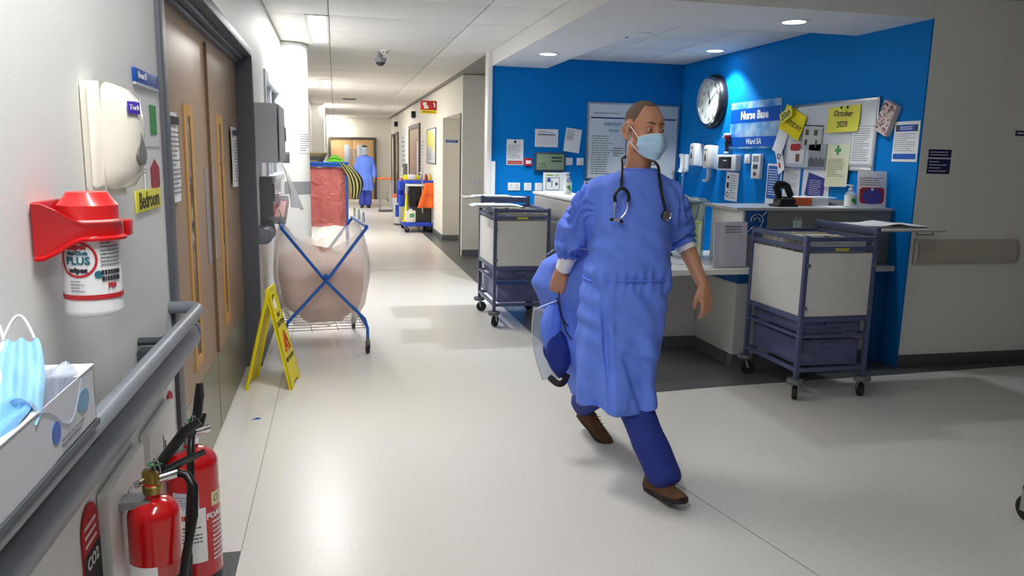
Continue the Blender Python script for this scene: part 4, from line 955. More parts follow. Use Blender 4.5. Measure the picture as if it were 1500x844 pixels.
def extinguisher(label, y, z0, R, H, skirt, horn, group, x=.1):
    t = thing('fire_extinguisher', label, 'extinguisher', (WX+x, y, z0), LZ, group)
    dome = [(R*math.cos(a), H-R*.75+R*.75*math.sin(a)) for a in np.linspace(0, 1.28, 9)]
    prof = ([(R*.9, 0), (R, .012)] if not skirt else [(R, .09)])+dome+[(R*.28, H+.005), (.02, H+.01), (.02, H+.035)]
    MB().lathe(prof, n=40).build('cylinder', M('extinguisher_red', (190, 14, 20), .16, coat=.6), t, 50)
    if skirt: MB().lathe([(R*.97, 0), (R*1.02, .006), (R*1.03, .08), (R*1.0, .095)], n=40).build('base_skirt', BLK, t)
    V = M('brass_valve', (150, 130, 70), .3, metal=.9) if horn else CHR
    MB().lathe([(.022, H+.01), (.024, H+.03), (.016, H+.035), (.016, H+.06)], n=16).box(-.014, .014, -.02, .02, H+.03, H+.07, .004).build('valve', V, t)
    MB().cyl((.0, -.015, H+.045), (.02, -.055, H+.05), .012).cyl((.0, .01, H+.045), (-.03, .03, H+.045), .009).build('outlet', CHR, t)
    MB().lathe([(.001, .006), (.016, .006), (.017, 0), (.001, 0)], n=16, mat=rotm('Y', PI/2)).xf(Matrix.Translation((.016, .0, H+.05))).build('pressure_gauge', CHR, t)
    lv = [(0, 0, H+.055), (.02, -.035, H+.10), (.04, -.075, H+.15), (.05, -.11, H+.172)] if horn else None
    # two levers rising towards the room side (local +x is along the corridor)
    s = 1 if horn else .35
    MB().tube(lv or [(0, 0, H+.055), (.06*s, -.02, H+.095), (.13*s, -.025, H+.15), (.17*s, -.025, H+.185)], [.015, .018, .018, .013], 8, flat=.7).build('upper_lever', BLK, t)
    MB().tube([(0, 0, H+.05), (.03, -.06, H+.07), (.05, -.12, H+.09)] if horn else [(0, 0, H+.05), (.07*s, -.03, H+.065), (.14*s, -.035, H+.085)], [.012, .013, .01], 8, flat=.7).build('carry_handle', BLK, t)
    MB().tube([(-.015, -.022, H+.09)]+[(-.035+.018*math.cos(a), -.022+.006*math.sin(a), H+.092+.018*math.sin(a)) for a in np.linspace(0, 2*PI, 16)], .0016, 6).build('safety_pin', CHR, t)
    MB().tube([(.014*math.cos(a), -.01+.016*math.sin(a), H+.085) for a in np.linspace(0, 2*PI, 14, endpoint=False)], .0022, 6, closed=True).build('green_tag', M('tag_green', (40, 130, 70), .5), t)
    if horn:
        hp = [(.02, -.055, H+.05), (.012, -.08, H+.045), (-.005, -.098, H+.02), (-.025, -.098, H-.05), (-.05, -.08, H-.14), (-.062, -.066, H-.24)]
        MB().tube(hp, .011, 10).build('hose', BLK, t)
        MB().tube([(-.06, -.068, H-.22), (-.063, -.066, H-.26), (-.066, -.064, H-.42)], [.018, .028, .032], 16).build('discharge_horn', BLK, t)
    else:
        hp = [(.0, -.01, H+.05), (-.04, -.01, H+.045), (-.07, -.012, H+.01), (-.092, -.01, H-.1), (-.098, .0, H-.22), (-.092, .008, H-.33)]
        MB().tube(hp, .011, 10).build('hose', BLK, t)
        MB().tube([(-.092, .008, H-.32), (-.09, .01, H-.44)], [.014, .01], 10).build('nozzle', BLK, t)
    TW = 1.05                                        # the printed side is turned towards the approaching viewer
    def lab(x0, x1, z0_, z1_, name, mt, a0, y=-.0006): return wrap(flat_grid(x0, x1, z0_, z1_, y), R, a0-TW).build(name, mt, t)
    if horn:
        lab(-.06, .045, .02, H-.16, 'service_label', PAPER, -1.0); lab(-.05, .06, .02, H-.2, 'black_label', INK, .55); lab(-.05, .06, H-.2, H-.165, 'pale_band', M('salmon_label', (190, 90, 80), .5), .55)
        wrap(lines(MB(), -.04, .05, .06, H-.22, 8, -.001, .3, seed=91), R, .55-TW).build('lettering', PAPER, t, 0)
        wrap(text_mb('CO2', .04, bold=.001).xf(Matrix.Translation((0, -.001, .15))), R, -.1-TW).build('lettering', PAPER, t, 0)
    else:
        lab(-.05, .05, .15, .33, 'service_label', PAPER, -.55); lab(-.045, .035, .33, .385, 'service_label', M('lilac_label', (206, 204, 216), .6), -.6)
        wrap(lines(MB(), -.045, .045, .215, .275, 5, -.001, .3, seed=92), R, -.55-TW).build('lettering', INK, t, 0)
        wrap(lines(MB(), -.04, .03, .29, .315, 1, -.001, .6, seed=93), R, -.55-TW).build('red_print', REDI, t, 0)
        wrap(lines(MB(), -.04, .03, .34, .375, 4, -.001, .2, seed=94), R, -.6-TW).build('lettering', GINK, t, 0)
        lab(-.03, .08, .325, .37, 'cream_band', M('foam_cream', (226, 212, 170), .5), .75)
        wrap(text_mb('FOAM SPRAY', .026, bold=.0008).xf(Matrix.Translation((.03, -.001, .295))), R, .7-TW).build('lettering', PAPER, t, 0)
        wrap(lines(MB(), -.03, .07, .14, .28, 9, -.001, .35, seed=95), R, .75-TW).build('lettering', PAPER, t, 0)
        b = MB(); b.rings([[(.012*math.cos(a), -.001, .348+.012*math.sin(a)) for a in np.linspace(0, 2*PI, 17)], [(.008*math.cos(a), -.001, .348+.008*math.sin(a)) for a in np.linspace(0, 2*PI, 17)]], cap=False)
        wrap(b, R, .62-TW).build('round_mark', M('olive_ink', (130, 130, 96), .7), t, 0)
    MB().box(-.03, .03, .0, x-.03, H-.02, H+.0, .003).build('wall_hook', ALU, t)
    return t
extinguisher('large red foam extinguisher with black base nearest the door', 2.46, .12, .078, .51, True, False, 'wall extinguishers')
extinguisher('smaller red extinguisher with black discharge horn, nearest the camera', 1.95, .24, .062, .455, False, True, 'wall extinguishers')

# ================================================================ LEFT WALL BEYOND THE DOOR
t = thing('ppe_cabinet', 'pale grey wall cabinet just beyond the door frame', 'cabinet', LL(6.0, 1.66), LZ)
CAB = M('cabinet_grey', (208, 212, 222), .4)
MB().box(-.2, .4, -.16, 0, -.19, .23, .004).build('carcass', CAB, t)
MB().box(-.19, .17, -.178, -.17, -.18, .22, .003).build('door_panel', CAB, t); MB().box(.18, .39, -.178, -.17, -.18, .22, .003).build('door_panel', CAB, t)
MB().box(.35, .365, -.19, -.178, -.03, .08, .003).build('handle', ALU, t)
t = thing('apron_dispenser', 'white apron roll holder with clear film hanging, by the column', 'dispenser', LL(6.95, 1.5), LZ)
MB().box(-.1, .35, -.12, 0, -.03, .06, .006).build('roll_holder', WPL, t); MB().box(.3, .34, -.16, -.1, -.05, .05, .005).build('metal_clip', ALU, t)
MB().grid(lambda u, v: (.0+.34*u*(1-.35*v), -.1-.1*v-.03*math.sin(7*u+4*v)*v-.08*u*v, -.02-.4*v-.05*u), 20, 16, .0008).build('hanging_film', film_mat('white_film', (226, 228, 232), .5, .2, .3), t, 60)
t = thing('glove_rack', 'dark grey glove rack low on the wall under the cabinet', 'rack', LL(6.25, 1.19), LZ)
MB().box(-.14, .1, -.09, 0, -.2, .17, .006).build('rack', M('rack_grey', (112, 114, 118), .5), t)
MB().box(-.1, .06, -.095, -.088, .0, .12, .003).build('opening', BLK, t); MB().box(-.1, .06, -.095, -.088, -.16, -.03, .003).build('glove_box', M('glove_box', (210, 150, 150), .6), t)
t = thing('glove_carton', 'crumpled white glove carton on the corridor side of the rack', 'box', LL(6.52, 1.16), LZ)
MB().box(-.1, .12, -.12, -.01, -.05, .06, .006).build('carton', PAPER, t); MB().ball((.0, -.08, .06), (.06, .03, .025), 12, 6).build('glove', film_mat('white_film', (226, 228, 232), .5, .2, .3), t)
t = thing('handrail', 'short grey rail end sticking out just beyond the door frame', 'rail', LL(6.0, .94), LZ)
prof = [(-.0, -.06), (-.06, -.06), (-.09, -.04), (-.1, .0), (-.085, .05), (-.05, .06), (0, .06)]
b = MB(); b.rings([[(x, y*k, z*k) for y, z in prof] for x, k in ((-.2, .7), (-.19, .92), (-.16, 1), (.25, 1), (.3, .8))]); b.build('crash_rail', M('end_rail_grey', (122, 126, 134), .45), t, 60)
t = thing('plastic_tray', 'clear tilted tray of pink packets above the grey rail end', 'tray', LL(6.35, 1.02), LZ)
T_ = Matrix.Translation((0, -.12, .05)) @ Matrix.Rotation(-.28, 4, 'Y')
b = MB().box(-.24, .24, -.06, .06, 0, .004).box(-.24, .24, -.062, -.058, 0, .06).box(-.24, .24, .058, .062, 0, .06).box(-.24, -.236, -.06, .06, 0, .06).box(.236, .24, -.06, .06, 0, .06)
b.xf(T_).build('tray', film_mat('tray_clear', (214, 214, 220), .4, .1, .1), t)
MB().box(-.2, .2, -.05, .05, .005, .035, .01).xf(T_).build('packets', M('pink_packets', (206, 140, 136), .6), t)
MB().box(-.05, .05, -.06, 0, .0, .05).build('wall_bracket', ALU, t)
o = own(wrap(flat_grid(-.1, .1, -.12, .12, -.002).join(MB()), .247, 0), 'column_notice', PAPER, 'small white sheet wrapped on the round column beside the linen', 'notice', (cx, cy, 1.66), .95)
wrap(lines(MB(), -.08, .08, -.1, .1, 8, -.0035, .3, seed=96), .247, 0).build('print', GINK, o, 0)
# ================================================================ NOTES TROLLEYS
PANEL = M('trolley_panel_white', (222, 222, 220), .35)
TRAY = film_mat('blue_tray', (136, 142, 190), .36, .15, .1)
CAST = M('castor_grey', (108, 110, 116), .5)
def castor(parent, x, y, r=.045, a=.6):
    c = MB().lathe([(.052, r*2+.045), (.058, r*2+.03), (.05, r*2+.012), (.02, r*2+.006)], (x, y, 0), 20)
    c.build('castor_bumper', CAST, parent)
    d = Vector((math.cos(a), math.sin(a), 0)); n = Vector((-d.y, d.x, 0)); p = Vector((x, y, 0))+d*.022
    f = MB()
    for s in (-1, 1):
        q = p+n*.018*s
        f.tube([tuple(q+Vector((0, 0, r*2+.012))-d*.02), tuple(q+Vector((0, 0, r)))], .008, 8)
    fo = f.build('castor_fork', ALU, parent)
    R = Matrix.Translation(tuple(p+Vector((0, 0, r)))) @ Matrix.Rotation(a, 4, 'Z') @ Matrix.Rotation(PI/2, 4, 'X')
    w_ = MB().lathe([(.001, -.013), (r*.55, -.013), (r*.62, -.016), (r*.95, -.015), (r, -.008), (r, .008), (r*.95, .015), (r*.62, .016), (r*.55, .013), (.001, .013)], n=24)
    w_.xf(R).build('wheel', RUB, fo)
def notes_trolley(label, loc, W, D, H, shelf_dir, seed):
    t = thing('notes_trolley', label, 'trolley', loc, 0, 'notes trolleys')
    p = .0145; x0, x1, y0, y1 = -W/2, W/2, -D/2, D/2
    for x, y in ((x0, y0), (x1, y0), (x0, y1), (x1, y1)):
        MB().box(x-p, x+p, y-p, y+p, .135, H, .004).build('post', NAVY, t)
    for x, y, a in ((x0, y0, .9), (x1, y0, 1.2), (x0, y1, -.4), (x1, y1, .5)): castor(t, x, y, .05, a)
    for z, h in ((.19, .028), (.42, .02), (H-.04, .03), (H-.1, .03)):
        b = MB().box(x0, x1, y0-.012, y0+.012, z, z+h, .003); b.build('rail', NAVY, t)
        MB().box(x0, x1, y1-.012, y1+.012, z, z+h, .003).build('rail', NAVY, t)
        for x in (x0, x1): MB().box(x-.012, x+.012, y0, y1, z, z+h, .003).build('rail', NAVY, t)
    for z in (.56,):
        MB().box(x0, x1, y0-.012, y0+.012, z-.035, z, .003).build('rail', NAVY, t)
        for x in (x0, x1): MB().box(x-.012, x+.012, y0, y1, z-.035, z, .003).build('rail', NAVY, t)
    MB().box(x0+p+.002, x1-p-.002, y0-.006, y0+.004, .562, H-.115, .003).build('front_panel', PANEL, t)
    MB().box(x0+p+.002, x1-p-.002, y1-.004, y1+.006, .562, H-.115, .003).build('back_panel', PANEL, t)
    for s in (-1, 1):
        xx = x0 if s < 0 else x1
        MB().box(xx-.006, xx+.006, y0+p+.002, y1-p-.002, .562, H-.115, .003).build('side_panel', PANEL, t)
    MB().box(x0, x1, y0, y1, .55, .56).build('inner_floor', PANEL, t)
    MB().box(-.05, .05, y0-.014, y0-.011, H-.098, H-.08).build('label_strip', M('yellow_label', (206, 196, 60), .6), t)
    for z in (.62, .9):
        for x in (x0+.01, x1-.01): MB().cyl((x, y0-.018, z), (x, y0-.03, z), .012).build('bolt', CAST, t)
    for z in (.225, .44):                           # two see-through trays with their lids and contents
        g = .02
        b = MB()
        zt = z+(.17 if z < .3 else .09)
        b.box(x0+p+g+.02, x1-p-g-.02, y0+.03, y1-.03, z, z+.004)
        for yy in (y0+.025, y1-.03): b.box(x0+p+g, x1-p-g, yy, yy+.004, z, zt)
        for xx in (x0+p+g, x1-p-g-.004): b.box(xx, xx+.004, y0+.025, y1-.026, z, zt)
        b.box(x0+p, x1-p, y0+.012, y0+.03, zt-.006, zt+.004)
        tr = b.build('tray', TRAY, t)
        MB().box(-.05, .05, y0+.002, y0+.022, zt-.045, zt-.01, .004).build('tray_handle', TRAY, tr)
        r = random.Random(seed+int(z*100))
        for i in range(3):
            xa = x0+.08+.13*i; MB().box(xa, xa+.1, y0+.1, y1-.2, z+.006, z+r.uniform(.03, .08), .004).build('tray_contents', [PAPER, BLK, M('lilac_contents', (160, 160, 200), .6)][i], tr)
    n = 26; r = random.Random(seed)
    for i in range(n):                              # record folders standing in the top
        y = y0+.05+(D-.1)*i/n
        c = [M('folder_buff', (200, 190, 160), .7), PAPER, M('folder_grey', (164, 164, 162), .7)][r.randrange(3)]
        o = MB().box(x0+.03, x1-.03, y, y+.012, .6, H-.055+r.uniform(-.03, .03), .001).build('record_folder', c, t)
        if i % 2 == 0: xx = r.uniform(x0+.06, x1-.12); MB().box(xx, xx+.04, y-.001, y+.002, H-.07, H-.03).build('index_tab', BLK if i % 4 else PAPER, o)
    return t
t = notes_trolley('slate blue notes trolley with white panels left of the walking man', (1.645, 7.12, 0), .5, .74, 1.09, -1, 3)
def side_shelf(t, x0, x1, y0, y1, z, seed, nsheets=6):
    MB().box(x0-.15, x1, y0, y1, z-.012, z, .003).build('flap_shelf', M('flap_grey', (176, 174, 166), .4), t)
    MB().box(x0, x0+.5, y0-.02, y0, z-.05, z+.004, .004).build('flap_bar', NAVY, t)
    for xx in (x0+.02, x0+.48): MB().box(xx-.018, xx+.018, y0-.022, y0+.012, z-.11, z+.02, .004).build('flap_post', NAVY, t)
side_shelf(t, -.25, .25, .37, .7, 1.145, 1)
papers = thing('paper_stack', 'loose white papers fanned on top of the left notes trolley', 'papers', (1.42, 7.1, 1.091), 0)
r = random.Random(4)
for i in range(5): MB().box(-.2+.01*i, .28-.02*i, -.2, .1, .003*i+.002, .003*i+.004).xf(Matrix.Rotation(r.uniform(-.1, .1), 4, 'Z')).build('sheet', PAPER, papers)
papers = thing('paper_stack', 'white papers on the raised flap at the back of the left notes trolley', 'papers', (1.55, 7.66, 1.147), 0)
for i in range(4): MB().box(-.22+.01*i, .2-.01*i, -.1, .1, .003*i, .003*i+.002).xf(Matrix.Rotation(r.uniform(-.08, .08), 4, 'Z')).build('sheet', PAPER, papers)
t = notes_trolley('slate blue notes trolley with white panels in front of the nurse desk', (3.175, 4.64, 0), .5, .64, 1.09, 1, 9)
MB().box(.272, .9, -.2, .3, 1.1, 1.112, .003).build('flap_shelf', M('flap_grey', (176, 174, 166), .4), t)
MB().box(.238, .27, -.34, .34, 1.095, 1.14, .004).build('flap_bar', NAVY, t)
MB().tube([(.75, -.1, 1.1), (.75, -.1, 1.07), (.88, -.1, 1.07), (.88, -.1, 1.1)], .006, 8).build('flap_bracket', ALU, t)
papers = thing('paper_stack', 'curled white papers on the flap of the notes trolley beside the nurse desk', 'papers', (3.76, 4.72, 1.113), 0)
for i in range(4):
    MB().grid(lambda u, v: (-.31+.6*u, -.14+.3*v, .004*i+.02*max(0, 1-abs(u-.45-.05*i)*4)**2*(1 if i > 1 else .3)+.002), 16, 3, .0012).xf(Matrix.Rotation(r.uniform(-.1, .1), 4, 'Z')).build('sheet', PAPER, papers)
t = thing('paperclip_box', 'small clear cup of clips on the right notes trolley folders', 'cup', (3.2, 4.86, 1.09), 0)
MB().lathe([(.03, 0), (.034, .05), (.032, .05), (.028, .003)], n=20).build('cup', film_mat('clear_acrylic', (196, 214, 214), .35, .06, 0), t)
for i in range(5): MB().tube([(.012*math.cos(i*1.3), .012*math.sin(i*1.3), .005), (.018*math.cos(i*1.3), .018*math.sin(i*1.3), .075)], .002, 5).build('pen', CHR, t)

# ================================================================ WET FLOOR SIGN
t = thing('wet_floor_sign', 'yellow folding wet floor caution sign standing by the door frame', 'sign', (-.435, 5.245, 0), -.12)
Hs, hw, half = .66, .165, .15
def wet(s):
    ang = math.atan2(half, Hs)*s
    L = math.hypot(Hs, half)
    T = Matrix.Translation((0, 0, Hs)) @ Matrix.Rotation(PI/2, 4, 'Z') @ Matrix.Rotation(-ang if True else 0, 4, 'X')
    pts = [(-hw, -L), (-hw+.06, -L), (-hw+.085, -L+.035), (hw-.085, -L+.035), (hw-.06, -L), (hw, -L), (hw*.72, -.02), (hw*.6, 0), (.05, 0), (.045, 0), (-.05, 0), (-hw*.6, 0), (-hw*.72, -.02)]
    b = MB()
    # front face sheet with a hand hole near the top: left, right, top and bottom pieces
    def band(z0, z1, xa, xb): b.box(xa, xb, -.004, .004, z0, z1)
    outer = lambda z: hw*(.66+.34*(-z/L))
    n = 14
    for i in range(n):
        z1 = -L*i/n; z0 = -L*(i+1)/n
        a0, a1 = outer(z0), outer(z1)
        if i == 0: a1 *= .93
        if i in (1, 2): b.prism([(-a0, z0), (-.05, z0), (-.05, z1), (-a1, z1)], -.004, .004).prism([(.05, z0), (a0, z0), (a1, z1), (.05, z1)], -.004, .004)
        elif i == n-1: b.prism([(-a0, z0), (-a0*.55, z0), (-a0*.45, z0+.03), (a0*.45, z0+.03), (a0*.55, z0), (a0, z0), (a1, z1), (-a1, z1)], -.004, .004)
        else: b.prism([(-a0, z0), (a0, z0), (a1, z1), (-a1, z1)], -.004, .004)
    for sx in (-1, 1): b.prism([(sx*outer(-L), -L), (sx*(outer(-L)-.012), -L), (sx*(outer(0)-.012), 0), (sx*outer(0), 0)], -.004 if s > 0 else -.016, .016 if s > 0 else .004)
    p = b.xf(T).build('sign_panel', YEL, t)
    return p, T
p1, T1 = wet(1); p2, T2 = wet(-1)
MB().cyl((0, -.1, Hs), (0, .1, Hs), .01).build('hinge', YEL, t)
RT = M('warning_red', (186, 60, 20), .5)
for T, p, y in ((T1, p1, -.0046), (T2, p2, .0046)):
    F = T if y < 0 else T @ Matrix.Rotation(PI, 4, 'Z')
    tri = [(0, -.3), (-.075, -.435), (.075, -.435)]
    b = MB()
    for i in range(3):
        a, c = Vector((*tri[i], 0)), Vector((*tri[(i+1) % 3], 0)); b.tube([(a.x, -.0055, a.y), (c.x, -.0055, c.y)], .007, 6, flat=.25)
    b.xf(F).build('triangle', RT, p)
    MB().limb([(.01, -.006, -.355), (-.005, -.006, -.385), (-.03, -.006, -.415)], [.005]*3, 6).limb([(-.005, -.006, -.385), (.02, -.006, -.42)], [.004]*2, 6).ball((.014, -.006, -.342), .008, 8, 6).limb([(.005, -.006, -.365), (.035, -.006, -.36)], [.004]*2, 6).xf(F).build('falling_figure', RT, p)
    text_mb('CAUTION', .048, bold=.001).xf(F @ Matrix.Translation((0, -.0052, -.245))).build('lettering', INK, p, 0)
    text_mb('WET', .04, bold=.001).xf(F @ Matrix.Translation((0, -.0052, -.19))).build('lettering', INK, p, 0)
    text_mb('WET FLOOR', .042, bold=.001).xf(F @ Matrix.Translation((0, -.0052, -.49))).build('lettering', INK, p, 0)

# ================================================================ LINEN TROLLEYS
BLU = M('linen_frame_blue', (40, 104, 196), .35)
BAG = film_mat('clear_bag', (250, 247, 244), .56, .22, .35, .5)
PINK = M('pink_linen', (238, 196, 178), .8, var=.1, vscale=6)
HOOK = M('hook_green', (150, 190, 180), .4)
t = thing('linen_trolley', 'blue folding X frame linen trolley with a full clear bag of laundry', 'trolley', (-.13, 6.36, 0), .1)
hw, hd = .31, .45
for y in (-hd, hd):
    s = -1
    for s in (-1, 1):
        MB().tube([(s*hw, y, .1), (s*hw, y, .2), (s*hw*.93, y, .28), (s*-.02, y+.004*s, .61), (-s*hw, y, .99), (-s*(hw+.01), y, 1.0)], .0125, 10).build('frame_tube', BLU, t)
    MB().ball((0, y-.02, .63), .018, 10, 6).build('pivot', BLU, t)
for s in (-1, 1):
    MB().tube([(s*hw, -hd, 1.0), (s*hw, hd, 1.0)], .0135, 10).build('top_rail', BLU, t)
    MB().tube([(s*hw, -hd, .21), (s*hw, hd, .21)], .011, 10).build('lower_rail', BLU, t)
    for k in range(3):
        y = -.3+k*.28
        MB().tube([(s*hw+.015*math.cos(a)*.0, y+.045*math.cos(a), 1.05+.05*math.sin(a)) for a in np.linspace(-.6, PI+.6, 12)], .004, 6).build('bag_hook', HOOK, t)
b = MB()
for i in range(9): b.tube([(-hw, -hd+.1*i+.05, .2), (hw, -hd+.1*i+.05, .2)], .003, 6)
for i in range(4): b.tube([(-hw+.2*i, -hd, .2), (-hw+.2*i, hd, .2)], .003, 6)
b.build('wire_shelf', M('wire_brown', (130, 110, 96), .4), t)
for x in (-hw, hw):
    for y in (-hd, hd):
        f = MB().tube([(x, y, .13), (x, y, .09)], .014, 10).box(x-.018, x+.018, y-.02, y+.02, .05, .095, .004).build('castor_fork', CAST, t)
        MB().lathe([(.001, -.012), (.025, -.012), (.042, -.013), (.046, -.006), (.046, .006), (.042, .013), (.025, .012), (.001, .012)], n=20, mat=rotm('Y', PI/2)).xf(Matrix.Translation((x, y+.015, .046))).build('wheel', RUB, f)
def bag_pt(u, v, inset=0):
    a = 2*PI*u; c, s = math.cos(a), math.sin(a)
    sq = (abs(c)**5+abs(s)**5)**(-.2)
    z = 1.0-.78*v
    bul = 1+.16*math.sin(PI*min(1, v*1.1))+.0*v
    if v < .12: z += 0
    rx = (hw-.002)*(.98 if v < .05 else bul)*(1-.5*max(0, v-.8)**1.2*2); ry = (hd-.05)*(.98 if v < .05 else min(bul, 1.0))*(1-.4*max(0, v-.8)*2)
    top = 1-min(1, v/.35)
    sag = -.2*top*(1-abs(c))                  # the bag mouth sags between the side rails
    k = 1+.035*math.sin(9*a+3*v)*(.3+v)+.03*noise.noise((3*c, 3*s, 4*v))
    return ((rx-inset)*c*sq*k, (ry-inset)*s*sq*k, z+sag*(1 if v < .35 else 0)+.015*noise.noise((5*c, 5*s, 7*v+2)))
MB().grid(lambda u, v: bag_pt(u, v) if v < 1 else tuple(Vector(bag_pt(u, v))*Vector((.3, .3, 1)) if False else Vector(bag_pt(u, v))), 72, 36).build('laundry_bag', BAG, t, 180)
def lump(u, v):
    p = Vector(bag_pt(u, .22+.76*v, .03)); k = min(1, v/.18)**.6*(1-.35*max(0, v-.8)/.2)
    q = Vector((p.x*k, p.y*k, p.z-.02))
    n_ = noise.noise((q.x*7, q.y*7, q.z*7)); n2_ = abs(noise.noise((q.x*13, q.y*13, q.z*13+5)))
    return tuple(q*1.0+Vector((q.x, q.y, 0)).normalized()*(.03*n_-.05*n2_-.005)+Vector((0, 0, .06*n_*(1-v))))
MB().grid(lump, 64, 40).build('laundry', PINK, t, 180)

t = thing('soiled_linen_trolley', 'tall blue trolley with a hanging red plastic bag behind the round column', 'trolley', (-.155, 9.95, 0), 0)
x0, x1, y0, y1 = -.3, .29, -.22, .22
for x in (x0, x1):
    for y in (y0, y1): MB().tube([(x, y, .1), (x, y, 1.4)], .016, 10).build('post', BLU, t)
for x in (x0, x1):
    for y in (y0, y1): castor(t, x, y, .035, .7)
b = MB().tube([(x0, y0, .2), (x1, y0, .2), (x1, y1, .2), (x0, y1, .2)], .014, 10, closed=True); b.build('base_frame', BLU, t)
MB().box(x0-.02, x1+.02, y0-.02, y1+.02, 1.38, 1.405, .008).build('lid_tray', BLU, t); MB().box(x0-.03, x1+.03, y0-.03, y1+.03, 1.405, 1.44, .01).build('lid', M('lid_blue', (28, 92, 180), .4), t)
RBAG = film_mat('red_bag', (246, 146, 138), .88, .1, .9, .3)
def rb(u, v):
    a = 2*PI*u; c, s = math.cos(a), math.sin(a); sq = (abs(c)**5+abs(s)**5)**(-.2)
    k = 1+.05*math.sin(11*a)*v+.09*noise.noise((2.5*c, 2.5*s, 3*v))*(.3+v)
    w_ = 1+.05*math.sin(PI*v)
    return (.275*c*sq*k*w_, .2*s*sq*k*w_-.0, 1.37-.72*v+.02*noise.noise((3*c, 3*s, 9)))
MB().grid(rb, 72, 30).build('red_bag', RBAG, t, 180)
MB().ball((0, 0, .78), (.24, .17, .1), 20, 10).build('bag_contents', M('red_contents', (200, 90, 84), .8), t)
t = thing('wicker_basket', 'shallow straw basket resting on the blue trolley lid', 'basket', (-.29, 9.9, 1.441), 0)
for i in range(5): MB().tube([((.14+.012*i)*math.cos(a), (.11+.01*i)*math.sin(a), .012+.022*i) for a in np.linspace(0, 2*PI, 28, endpoint=False)], .013, 8, closed=True).build('wicker_coil', M('straw', (168, 148, 108), .8) if i > 2 else M('straw_grey', (112, 108, 96), .8), t)
MB().lathe([(.001, 0), (.13, 0), (.13, .012), (.001, .012)], n=24).build('base', M('straw', (168, 148, 108), .8), t)
t = thing('green_cloth', 'crumpled lime green cloth on the blue trolley lid', 'cloth', (.0, 9.88, 1.441), 0)
b = MB().grid(lambda u, v: (-.11+.22*u, -.09+.18*v, .003+.07*math.sin(PI*u)*math.sin(PI*v)*(1+.5*noise.noise((4*u, 4*v, 1)))), 16, 14, .003); b.build('cloth', M('lime_cloth', (110, 205, 50), .7), t, 180)
MB().tube([(-.06, -.07, .05), (0, -.08, .065), (.07, -.07, .04)], .008, 6).build('hem', M('lime_hem', (140, 220, 90), .7), t)
t = thing('striped_cloth', 'black and yellow striped cloth draped over the blue trolley corner', 'cloth', (.14, 9.70, 1.39), 0)
BSTR = M('stripe_black', (38, 36, 34), .8); YSTR = M('stripe_straw', (190, 182, 110), .8)
def sc(u, v):
    wd = .17*(1-.35*v)*(1+.25*math.sin(PI*v)); x = -.10+.13*v+.05*math.sin(3*v)+wd*u; return (x, -.015-.05*math.sin(PI*u)*(.5+v)-.015*math.sin(9*u+4*v), .055-.40*v-.07*u*(1-v)+.05*(1-(2*u-1)**2)*(-v*v))
for k in range(8):
    MB().grid(lambda u, v: sc((k+u)/8, v), 3, 20, .003).build('stripe', BSTR if k % 2 else YSTR, t, 180)
t = thing('floor_scrap', 'tiny torn scrap of blue plastic on the cream floor', 'scrap', (-.477, 4.52, .0005), .4)
MB().prismz([(-.03, 0), (-.005, .012), (.03, .004), (.012, -.012)], 0, .002).build('scrap', M('scrap_blue', (30, 96, 200), .5), t); MB().prismz([(-.01, 0), (.0, .008), (.016, .002)], .002, .006).build('fold', M('scrap_blue', (30, 96, 200), .5), t)

# ================================================================ FARTHER DOWN THE CORRIDOR
CB = M('cleaner_blue', (40, 74, 196), .4)
t = thing('cleaning_trolley', 'blue and grey cleaning trolley with black refuse bag by the right corridor wall', 'trolley', (1.58, 15.85, 0), 0)
MB().box(-.28, .3, -.5, .55, .13, .21, .02).build('base', CB, t)
for x, y in ((-.22, -.42), (.24, -.42), (-.22, .48), (.24, .48)): castor(t, x, y, .05, .4)
for x in (-.2, .3): MB().tube([(x, -.48, .2), (x, -.48, .98), (x, -.4, 1.0), (x, .1, 1.0), (x, .15, .96), (x, .15, .2)], .016, 10).build('frame_tube', ALU, t)
MB().box(-.24, .34, -.5, .2, .98, 1.04, .012).build('top_tray', CB, t); MB().box(-.22, .32, -.51, -.48, .93, .97, .005).build('tray_edge', WPL, t)
def bb(u, v):
    a = 2*PI*u; c, s = math.cos(a), math.sin(a); sq = (abs(c)**4+abs(s)**4)**(-.25)
    k = 1+.1*noise.noise((2*c, 2*s, 4*v))+.04*math.sin(12*a)*(1-v)
    return (.05+.22*c*sq*k*(1-.15*v), -.2+.24*s*sq*k*(1-.1*v), .95-.62*v)
MB().grid(bb, 48, 20).build('refuse_bag', M('bag_black', (26, 26, 28), .25), t, 180)
MB().box(-.14, .28, -.46, .04, .21, .52, .02).build('grey_bin', M('bin_dark', (48, 48, 50), .5), t)
MB().tube([(.1, -.5, .4), (.1, -.5, 1.05)], .014, 10).build('mop_handle', ALU, t)
MB().tube([(-.15, -.3, .93), (-.2, -.45, .7)], .012, 8).build('strut', ALU, t)
MB().box(-.34, -.2, .2, .4, .55, 1.0, .01).build('side_bucket', CB, t); MB().box(-.32, -.22, -.1, .18, .82, 1.02, .01).build('side_bucket', CB, t); MB().box(-.32, -.22, -.1, .18, .5, .72, .01).build('side_bucket', CB, t)
MB().box(-.32, -.2, -.2, .05, .22, .5, .01).build('grey_box', M('trolley_grey', (160, 164, 170), .5), t)
MB().box(-.36, -.2, .42, .56, .25, .5, .01).build('side_bucket', CB, t)
